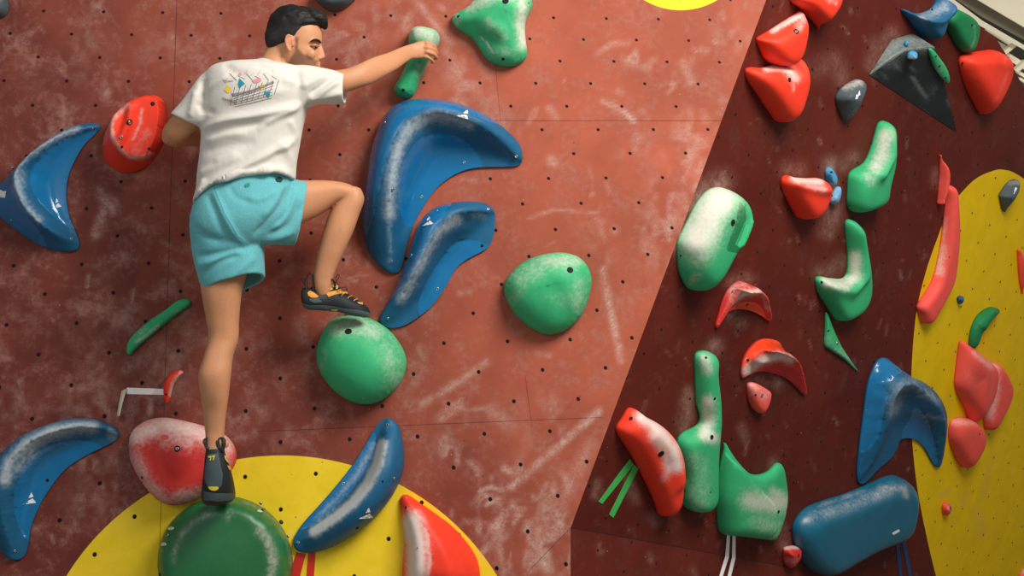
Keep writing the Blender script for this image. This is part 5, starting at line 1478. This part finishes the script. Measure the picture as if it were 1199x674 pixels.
set_attr(me, 'stubble', np.clip(st - lip, 0, 1) * .95 + .35 * np.exp(-(np.linalg.norm(px - (316, 56), axis=1) / 7) ** 2))
bl = lip * .35 + np.exp(-(np.linalg.norm(px - (339, 50), axis=1) / 9) ** 2) * .7 + np.exp(-(np.linalg.norm(px - (502, 60), axis=1) / 9) ** 2) * .5 + np.exp(-(np.linalg.norm(px - (378, 66), axis=1) / 4) ** 2) * .4
set_attr(me, 'blush', np.clip(bl, 0, 1))
body = wear('body', me, [M['skin']])

# eyes and brow on the face
bm = bmesh.new(); ball(bm, P(368.6, 54.8, HY - .0475), (.009, .008, .006))
me = bpy.data.meshes.new('eye'); bm.to_mesh(me); bm.free(); smooth_mesh(me)
eye = wear('eye', me, [plain_mat('eye_white', (190, 176, 164), .3)])
bm = bmesh.new(); ball(bm, P(370, 55.4, HY - .0505), (.0062, .0062, .0052))
me = bpy.data.meshes.new('iris'); bm.to_mesh(me); bm.free(); smooth_mesh(me)
o = link('iris', me, None, [plain_mat('dark_iris', (30, 20, 16), .25)]); o.parent = eye; o.matrix_parent_inverse = Matrix()
bm = bmesh.new(); tube3(bm, [P(364, 53.2, HY - .058), P(368.5, 52.6, HY - .056), P(373, 54.2, HY - .04)], [.003, .0058, .003], sub=3)
me = bpy.data.meshes.new('eyelid'); bm.to_mesh(me); bm.free(); smooth_mesh(me)
set_attr(me, 'stubble', np.full(len(me.vertices), .35))
o = link('eyelid', me, None, [M['skin']]); o.parent = eye; o.matrix_parent_inverse = Matrix()
bm = bmesh.new(); tube3(bm, [P(363.5, 48.6, HY - .066), P(368, 46.6, HY - .063), P(372.5, 47.3, HY - .052), P(375.6, 49.8, HY - .034)], [.0018, .0042, .0046, .0028], sub=4)
me = bpy.data.meshes.new('eyebrow'); bm.to_mesh(me); bm.free(); smooth_mesh(me)
wear('eyebrow', me, [M['hair']])

# ---- hair: volume over the skull, longer swept front, short faded sides
bm = bmesh.new()
loft_rings(bm, [((336, 6.6), (349, 7.4), HY, .03), ((326, 10.5), (361, 12), HY, .058), ((318.5, 18), (374, 18), HY, .073), ((314.5, 25), (380, 25), HY, .0775), ((312.5, 31), (381.3, 29), HY, .0795), ((311.8, 36), (372, 33.5), HY, .08), ((311.5, 41), (361, 39), HY, .0805, (0, 0), 0, 3.5), ((312, 46), (354.5, 44.5), HY, .0795, (0, 0), 0, 5), ((312.5, 51), (349.5, 51), HY, .0782, (0, 0), 0, 5), ((313, 56), (334, 55), HY, .072), ((314.5, 60), (326, 59), HY, .055)], sub=4)
tube3(bm, [P(360, 15, HY - .04), P(370, 19, HY - .045), P(378, 24, HY - .03), P(380.5, 31, HY - .01)], [.018, .02, .018, .01])
tube3(bm, [P(352, 12, HY), P(366, 15.5, HY), P(377, 21, HY), P(380, 31, HY + .005)], [.018, .02, .018, .012])
hm = remesh(bm, 'hair', .0035, 3)
co = coords(hm); nr = normals(hm); dn = np.zeros(len(co))
for i, c in enumerate(co):
    u = Vector((c[0] * 60, c[1] * 150, c[2] * 110))
    dn[i] = mnoise.noise(u) * .0022 + mnoise.noise(Vector(c) * 40) * .004
top = ss((co[:, 2] - P(0, 36, HY).z) / .05)
co = co + nr * (dn * (.25 + .75 * top))[:, None]
hm.vertices.foreach_set('co', co.ravel()); hm.update()
wear('hair', hm, [M['hair']])

# ---- t-shirt
bm = bmesh.new()
loft_rings(bm, [((300, 70.5), (333, 75), -.452, .060), ((287, 71.5), (344, 77), -.453, .075), ((265, 73.5), (352, 79), -.455, .10), ((248, 79), (358, 84), -.457, .122), ((239, 92), (362, 98), -.455, .138), ((235.5, 112), (363, 112), -.45, .143), ((234.5, 135), (359.5, 128), -.44, .142), ((236, 158), (354.5, 148), -.432, .138),
                ((234.5, 180), (350.5, 170), -.425, .138), ((232, 201), (347, 190), -.42, .14), ((230.5, 222), (346, 203), -.42, .145, (0, 0), -8), ((226.5, 240), (345.5, 210), -.42, .152, (0, 0), -19)], sub=5, n=48)
loft_rings(bm, [((252, 78), (270, 128), -.455, .09), ((236, 89), (258, 142), -.458, .088), ((224, 105), (250, 148), -.458, .084), ((212, 121), (244, 150.5), -.452, .08), ((200.3, 133.5), (236, 150.5), -.445, .075)], sub=5, hollow=(.84, .3))
loft_rings(bm, [((338, 77), (346, 134), -.452, .09), ((356, 76), (361, 126), -.45, .09), ((372, 78.5), (374, 121.5), -.445, .085), ((389, 82), (391, 122), -.435, .08), ((404.5, 86.5), (403.5, 120.8), -.425, .074)], sub=5, hollow=(.83, .3))
sh = remesh(bm, 't_shirt', .0045, 7)
displace(sh, [(f_[0], f_[1] * 1.3, f_[2]) for f_ in [
    ([(236, 152), (262, 141), (292, 136), (330, 128), (358, 120)], .011, 5), ([(240, 160), (275, 148), (315, 145)], -.008, 5), ([(350, 126), (322, 138), (300, 152)], .007, 4),
    ([(360, 118), (376, 108), (398, 92)], .009, 4), ([(362, 112), (380, 99), (396, 88)], -.008, 3.5), ([(366, 119), (385, 112), (402, 108)], .006, 4), ([(352, 104), (368, 94), (384, 86)], .006, 4),
    ([(236, 232), (262, 212), (296, 190), (330, 172), (352, 160)], .010, 5), ([(244, 226), (280, 205), (318, 190)], -.008, 4.5), ([(252, 214), (290, 203), (328, 200)], .008, 4), ([(300, 196), (325, 198), (340, 206)], .007, 4),
    ([(232, 205), (252, 196), (285, 182)], .007, 5), ([(236, 178), (262, 172), (300, 166)], -.005, 6), ([(240, 165), (262, 158), (290, 156)], .005, 5), ([(346, 196), (336, 178), (326, 165)], .006, 5), ([(322, 205), (318, 190), (326, 176)], -.005, 4),
    ([(238, 92), (238, 110), (237, 135)], -.014, 4), ([(230, 105), (226, 122), (222, 138)], .006, 4), ([(240, 106), (252, 98), (268, 88)], .005, 4), ([(262, 74), (274, 84), (290, 88)], -.004, 5), ([(230, 120), (240, 128), (252, 132)], -.006, 3.5),
    ([(338, 80), (348, 90), (352, 100)], -.006, 5), ([(330, 92), (345, 96), (360, 96)], .005, 5), ([(300, 76), (316, 80), (330, 79)], -.003, 3), ([(228, 236), (234, 222), (240, 208)], .007, 3.5), ([(350, 165), (344, 150), (338, 140)], .005, 4), ([(260, 118), (300, 112), (340, 104)], .004, 6), ([(250, 190), (280, 178)], .005, 4)]])
shirt = wear('t_shirt', sh, [M['shirt']])
# collar band
bm = bmesh.new(); cpts = [(299.5, 72.2), (303, 70.2), (309, 70), (318, 72.5), (326, 75.5), (333, 77.5)]
tube3(bm, [P(x, y, -.452 - .058 * math.sin(math.pi * (i + .3) / 5.8)) for i, (x, y) in enumerate(cpts)], [.006] * 6, sub=5)
me = bpy.data.meshes.new('collar'); bm.to_mesh(me); bm.free(); smooth_mesh(me)
o = link('collar', me, None, [M['shirt']]); o.parent = shirt; o.matrix_parent_inverse = Matrix()


def bvh_of(me):
    return BVHTree.FromPolygons([v.co.copy() for v in me.vertices], [tuple(p.vertices) for p in me.polygons])


CAMP = Vector((0, -D, ZC))


def hit(bv, x, y, lift):
    d = (P(x, y) - CAMP).normalized()
    loc, n, i, ds = bv.ray_cast(CAMP, d)
    if loc is None: return None
    if n.dot(d) > 0: n = -n
    return loc + n * lift


def patch(bv, name, polys, mat, parent, lift=.0016, step=2.2, label=None):
    """print or panel lying on a garment: photo px polygons laid onto its surface"""
    vs, fs = [], []
    for poly in polys:
        poly = np.array(poly, float)
        pp = resample(poly, step, True)
        g = jitter_grid(poly.min(0), poly.max(0), step); g = g[inside(g, poly)]
        if len(g): g = g[seg_dist(g, pp, True)[0] > step * .45]
        if not len(g): g = np.zeros((0, 2))
        V, Fc = cdt_fill([pp], [], g)
        q = [hit(bv, x, y, lift) for x, y in V]
        b = len(vs)
        ok = [p is not None for p in q]
        vs += [tuple(p) if p is not None else (0, 0, 0) for p in q]
        for f in Fc:
            if all(ok[i] for i in f):
                pz = [q[i].y for i in f]
                if max(pz) - min(pz) < .09: fs.append(tuple(b + i for i in (f if not Hold._ccw(V, f) else f[::-1])))
    if len(polys) == 1 and fs:           # keep the one connected piece
        comp = {}
        def find(a):
            while comp.setdefault(a, a) != a: a = comp[a]
            return a
        for f in fs:
            for a in f[1:]: comp[find(a)] = find(f[0])
        cnt = {}
        for f in fs: cnt[find(f[0])] = cnt.get(find(f[0]), 0) + 1
        best = max(cnt, key=cnt.get); fs = [f for f in fs if find(f[0]) == best]
    me = mesh_np(name, vs, fs); smooth_mesh(me)
    bm_ = bmesh.new(); bm_.from_mesh(me); bmesh.ops.delete(bm_, geom=[v for v in bm_.verts if not v.link_faces], context='VERTS'); bm_.to_mesh(me); bm_.free()
    o = link(name, me, None, [mat]); o.parent = parent; o.matrix_parent_inverse = Matrix()
    if label: o['label'] = label
    return o


def strip(p, q, w):
    p, q = np.array(p, float), np.array(q, float); d = q - p; n = np.array((-d[1], d[0])) / np.linalg.norm(d) * w / 2
    return [p + n, q + n, q - n, p - n]


bv = bvh_of(sh)
pr = lambda x, y: (230 + x / 9.625, 70 + y / 9.625)        # print traced in an enlarged view
m_pk = plain_mat('pink_print', (226, 142, 158), .8); m_tl = plain_mat('teal_print', (24, 142, 156), .8); m_ye = plain_mat('yellow_print_patch', (240, 206, 60), .8); m_ln = plain_mat('dark_line_print', (84, 84, 96), .8); m_rd = plain_mat('salmon_line_print', (226, 168, 160), .8); m_mu = plain_mat('mustard_print', (176, 150, 30), .8)
lnk = []; lpk = []
for k in range(9):
    x0 = 395 + k * 62
    lnk.append(strip(pr(x0 + 40, 300 - k * 10), pr(x0 - 15, 520 - k * 16), .5))
for k in range(6): lnk.append(strip(pr(400 + k * 6, 420 + k * 22), pr(880 - k * 6, 260 + k * 34), .5))
for k in range(7): lpk.append(strip(pr(330 + k * 90, 230 - k * 14), pr(440 + k * 70, 110 + (k % 2) * 30), .55))
for k in range(8): lpk.append(strip(pr(400 + k * 62, 330 - k * 8), pr(370 + k * 60, 500 - k * 14), .5))
for k in range(6): lnk.append(strip(pr(370 + k * 95, 150 + (k % 2) * 30), pr(460 + k * 90, 240 - (k % 2) * 20), .5))
for k in range(5): lnk.append(strip(pr(300 + k * 22, 215 + k * 6), pr(330 + k * 22, 270 - k * 8), .5))
band = []
for k in range(34):
    t = k / 33; x = 400 + 460 * t; y = 400 - 150 * t + 26 * math.sin(3.1 * t)
    band.append(strip(pr(x - 8, y - 26 + 10 * t), pr(x + 14, y + 24 - 14 * t), .6))
for k in range(8): band.append(strip(pr(290 + k * 18, 420 + k * 4), pr(310 + k * 18, 450 + k * 8), .5))
patch(bv, 'print_lines', lnk + band, m_ln, shirt, .0012, 1.6)
patch(bv, 'print_lines', lpk + [strip(pr(275, 440), pr(440, 520), .6), strip(pr(460, 545), pr(840, 430), .3)], m_rd, shirt, .0010, 1.6)
patch(bv, 'print_shape', [[pr(350, 280), pr(392, 325), pr(370, 380), pr(315, 345)]], m_ye, shirt, .0018, label='yellow printed diamond')
patch(bv, 'print_shape', [[pr(485, 208), pr(548, 268), pr(485, 320), pr(470, 275)], [pr(762, 365), pr(835, 352), pr(815, 432)]], m_tl, shirt, .0018, label='teal printed triangles')
patch(bv, 'print_shape', [[pr(622, 232), pr(705, 205), pr(738, 240), pr(655, 268)], [pr(470, 175), pr(490, 138), pr(522, 178)]], m_pk, shirt, .0018, label='pink printed quadrilaterals')
patch(bv, 'print_shape', [[pr(692, 295), pr(765, 282), pr(770, 305), pr(715, 320)]], m_mu, shirt, .0018, label='mustard printed patch')

# ---- shorts
bm = bmesh.new()
loft_rings(bm, [((243, 200), (336, 192), -.42, .118), ((238, 218), (340, 208), -.42, .128), ((227, 240), (342, 225), -.425, .145), ((223.5, 258), (338, 250), -.43, .15), ((224, 272), (322, 272), -.425, .14), ((232, 286), (308, 286), -.42, .11)], sub=5, n=48)
loft_rings(bm, [((223.5, 252), (300, 250), -.425, .135), ((223.5, 273), (306, 270), -.42, .13), ((226, 293), (308.5, 288), -.413, .125), ((231, 318), (309, 306), -.407, .12, (0, -2)), ((238.5, 344.5), (309.8, 322.5), -.4, .115, (0, -8))], sub=6, hollow=(.87, .5))
loft_rings(bm, [((278, 204), (285, 284), -.425, .14), ((300, 203.5), (305, 286), -.415, .14), ((322, 207), (322, 286.5), -.39, .13), ((341, 209), (336, 287), -.36, .118, (2, 0)), ((358.5, 212.5), (345, 287), -.33, .105, (8, 0))], sub=6, hollow=(.87, .5))
so = remesh(bm, 'shorts', .0045, 6)
displace(so, [
    ([(250, 222), (262, 250), (276, 275), (290, 288)], .008, 4), ([(242, 226), (252, 250), (262, 275)], -.006, 4), ([(225, 262), (240, 275), (262, 284)], -.005, 4), ([(230, 300), (262, 296), (300, 287)], -.010, 4.5), ([(234, 312), (260, 300), (285, 293)], .008, 4),
    ([(236, 325), (258, 306), (282, 298)], -.008, 4), ([(262, 330), (285, 312), (300, 300)], .006, 5), ([(340, 215), (330, 240), (312, 262), (296, 276)], -.010, 4), ([(346, 222), (336, 250), (318, 270)], .009, 4), ([(332, 214), (322, 235), (306, 255)], .008, 4),
    ([(354, 235), (340, 262), (312, 276)], -.008, 4.5), ([(346, 270), (320, 281), (300, 284)], .007, 4), ([(268, 216), (276, 230), (296, 238)], -.004, 4), ([(288, 232), (308, 232), (324, 222)], .005, 4), ([(322, 206), (330, 214), (342, 212)], -.006, 3), ([(252, 216), (290, 208), (320, 208)], -.004, 2.5),
    ([(226, 285), (228, 300), (234, 315)], .005, 4), ([(352, 225), (350, 250), (342, 275)], .004, 5)])
shorts = wear('shorts', so, [M['shorts']])
bv2 = bvh_of(so)
patch(bv2, 'label_tab', [[(286.5, 216.5), (291.5, 213.8), (293, 217.5), (288, 220)]], plain_mat('green_label', (20, 142, 128), .7), shorts, .003, 1.5)
patch(bv2, 'drawstring', [[(322, 209), (327, 206.5), (331, 210), (328.5, 213.5), (323.5, 213)]], plain_mat('dark_green_cord', (18, 60, 56), .8), shorts, .003, 1.5, label='dark green cord bunched at the waistband')
patch(bv2, 'seam', [strip((212 + 60, 219 + i * 0), (212 + 61, 219), .5) for i in range(0)] or [strip((250, 218), (263, 250), .5), strip((263, 250), (278, 276), .5), strip((278, 276), (292, 287), .5), strip((239.5, 340), (266, 331), .5), strip((266, 331), (284, 324), .5)], plain_mat('turquoise_seam', (70, 142, 150), .8), shorts, .0012, 2)

# ---- climbing shoes
def shoe_patches(bvs, root, items):
    for nm, poly, mat, lift, lab in items: patch(bvs, nm, [poly], mat, root, lift, 1.6, lab)


bm = bmesh.new()
loft_rings(bm, [((353, 341), (353.5, 352.5), -.232, .018), ((355, 337), (356, 359.5), -.232, .032), ((361, 336.5), (362, 362.5), -.23, .038), ((368, 338.5), (369, 363), -.226, .041), ((377, 339.5), (379, 363.5), -.218, .043), ((386.5, 334), (390, 364), -.206, .044), ((394, 333.5), (398, 365.5), -.196, .046), ((404, 341), (406, 368), -.18, .049),
                ((413.5, 348), (415.8, 370), -.165, .048), ((423.5, 353.8), (425.6, 371), -.152, .04), ((430, 359), (431, 371.2), -.145, .026), ((433, 363.5), (433.2, 370), -.142, .01)], sub=5)
sm = remesh(bm, 'climbing_shoe', .0032, 3)
shr = wear('climbing_shoe', sm, [M['rubber']], label='right shoe seen from the side, toe on the green dome')
b3 = bvh_of(sm)
T = lambda x, y: (340 + x / 8.99, 300 + y / 8.99)
shoe_patches(b3, shr, [
    ('sole', [T(125, 480), T(200, 510), T(330, 510), T(450, 520), T(560, 545), T(700, 560), T(826, 590), T(830, 628), T(780, 638), T(700, 634), T(600, 614), T(520, 590), T(440, 572), T(330, 572), T(200, 565), T(150, 545)], M['slate'], .003, 'slate rubber sole and rand'),
    ('heel_panel', [T(180, 385), T(205, 362), T(250, 385), T(300, 425), T(270, 436), T(225, 435), T(190, 415)], M['orange'], .002, 'amber heel panel'),
    ('side_panel', [T(200, 445), T(300, 440), T(335, 480), T(260, 490), T(205, 470)], M['slate'], .002, None),
    ('strap', [T(375, 392), T(430, 372), T(520, 360), T(590, 375), T(600, 400), T(540, 392), T(470, 402), T(400, 428)], M['orange'], .003, 'amber leather strap'),
    ('tongue', [T(350, 355), T(400, 330), T(455, 285), T(500, 320), T(495, 345), T(440, 352), T(370, 375)], M['yellow'], .003, 'pale yellow tongue'),
    ('toe_trim', [T(700, 480), T(760, 490), T(800, 515), T(825, 555), T(800, 540), T(760, 510), T(712, 498)], M['yellow'], .002, None),
    ('print_mark', [T(425, 548), T(500, 548), T(498, 560), T(430, 560)], M['logo_y'], .005, 'yellow lettering on the rand')])


def loop_tab(pts, r, parent, mat, name='pull_tab', flat=(1, .5)):
    bm = bmesh.new(); tube3(bm, [P(*p) for p in pts], [r] * len(pts), n=10, sub=4, flat=flat)
    me = bpy.data.meshes.new(name); bm.to_mesh(me); bm.free(); smooth_mesh(me)
    o = link(name, me, None, [mat]); o.parent = parent; o.matrix_parent_inverse = Matrix(); return o


loop_tab([(359, 338, -.25), (358.5, 329, -.25), (361.5, 320.5, -.25), (365.5, 321, -.25), (367, 331, -.25), (367, 339, -.25)], .006, shr, M['rubber'])
loop_tab([(359, 336, -.215), (355.5, 331, -.21), (353, 326.5, -.21), (355, 326, -.21), (359, 331, -.215)], .004, shr, M['rubber'])
loop_tab([(386, 334, -.24), (386.5, 328, -.25), (389.5, 327, -.25), (392, 332, -.245), (392, 337, -.24)], .006, shr, M['rubber'])
loop_tab([(393, 331, -.24), (397, 324, -.245), (396, 321, -.24), (393, 327, -.235), (396, 333, -.235)], .0022, shr, M['rubber'], 'lace')
for i in range(5):
    t = i / 4; x = 396 + 25 * t; y = 339 + 15.5 * t
    loop_tab([(x - 3.5, y + 4.5, -.243 + .0135 * i), (x - .5, y + 1, -.24 + .015 * i), (x + 3.2, y - .8, -.222 + .0155 * i)], .0028, shr, M['yellow'] if i % 2 else M['orange'], 'lace')
loop_tab([(398, 338, -.25), (404, 336, -.255), (406, 340, -.25), (400, 341, -.252)], .0028, shr, M['rubber'], 'lace')

bm = bmesh.new()
loft_rings(bm, [((242.5, 521), (262, 522), -.36, .03), ((240.8, 530), (263.5, 531), -.358, .04), ((239.5, 543), (268, 544), -.352, .046), ((238.2, 557), (271.8, 558), -.335, .058), ((237, 571), (274.3, 573), -.30, .085), ((237.4, 581), (274, 582.5), -.25, .12), ((240, 586.5), (272, 586.5), -.225, .12)], sub=5)
sl = remesh(bm, 'climbing_shoe', .0032, 3)
shl = wear('climbing_shoe', sl, [M['rubber']], label='left shoe seen from its heel, toe on the green disc')
b4 = bvh_of(sl)
T2 = lambda x, y: (225 + x / 7.1, 500 + y / 7.1)
shoe_patches(b4, shl, [
    ('heel_rand', [T2(135, 225), T2(215, 215), T2(240, 330), T2(255, 400), T2(245, 480), T2(230, 500), T2(130, 490), T2(105, 430), T2(110, 330)], M['slate'], .002, 'slate heel rand'),
    ('sole', [T2(95, 530), T2(200, 545), T2(350, 545), T2(345, 600), T2(230, 614), T2(105, 606)], M['slate'], .002, 'slate rubber sole'),
    ('logo', [T2(138, 490), T2(215, 490), T2(222, 505), T2(195, 525), T2(165, 522), T2(142, 508)], M['logo_y'], .004, 'yellow oval mark'),
    ('heel_mark', [T2(138, 240), T2(165, 236), T2(158, 275), T2(148, 275), T2(155, 250), T2(138, 252)], M['logo_y'], .004, 'yellow stroke on the heel'),
    ('heel_mark', [T2(166, 236), T2(192, 230), T2(180, 272), T2(170, 274), T2(178, 246), T2(168, 248)], M['logo_y'], .004, 'yellow stroke on the heel'),
    ('side_panel', [T2(262, 230), T2(300, 262), T2(318, 310), T2(285, 290), T2(265, 258)], M['yellow'], .003, 'pale yellow side panel'),
    ('strap', [T2(285, 315), T2(312, 325), T2(322, 360), T2(300, 350)], M['orange'], .003, 'amber leather strap')])
for xs in ((240.5, 248), (255, 263)):
    a, b = xs
    loop_tab([(a + 2.5, 527, -.385), (a, 518, -.39), (a + 1.2, 513, -.385), (b - 1.5, 513, -.38), (b - .5, 519, -.385), (b - 2.5, 527, -.385)], .0075, shl, M['rubber'])

# ------------------------------------------------------------------ light and camera
wd = bpy.data.worlds.new('hall'); sc.world = wd; wd.use_nodes = True
bg = wd.node_tree.nodes['Background']; bg.inputs[0].default_value = (1.0, .98, .95, 1); bg.inputs[1].default_value = .25


def area(name, loc, target, sx, sy, power, colr=(1, 1, 1)):
    l = bpy.data.lights.new(name, 'AREA'); l.shape = 'RECTANGLE'; l.size = sx; l.size_y = sy; l.energy = power; l.color = colr
    o = bpy.data.objects.new(name, l); col.objects.link(o); o.location = loc
    o.rotation_euler = (Vector(target) - Vector(loc)).to_track_quat('-Z', 'Y').to_euler()
    return o


area('skylight', (2.3, -3.3, 5.5), (.5, 0, 2.3), 2.2, 1.8, 330, (1, .96, .9))
area('left_fill', (-3.5, -7.5, 4.5), (0, 0, 2.0), 3.5, 2.5, 70, (.92, .96, 1))  # unseen soft fill light added from the front left
area('roof_fill', (5.5, 4.0, 1.6), (5.0, 7.0, 5.5), 1.5, 1.5, 90, (1, .95, .86))  # added area light hidden behind the right wall, brightens the roof

cam = bpy.data.cameras.new('camera'); co = bpy.data.objects.new('camera', cam); col.objects.link(co)
co.location = (0, -D, ZC); co.rotation_euler = (math.pi / 2, 0, 0)
cam.sensor_fit = 'HORIZONTAL'; cam.sensor_width = 36; cam.lens = 36 * F / W
sc.camera = co
vs = sc.view_settings
vs.view_transform = 'Standard'; vs.look = 'None'; vs.gamma = 1; vs.exposure = .14; vs.use_curve_mapping = False
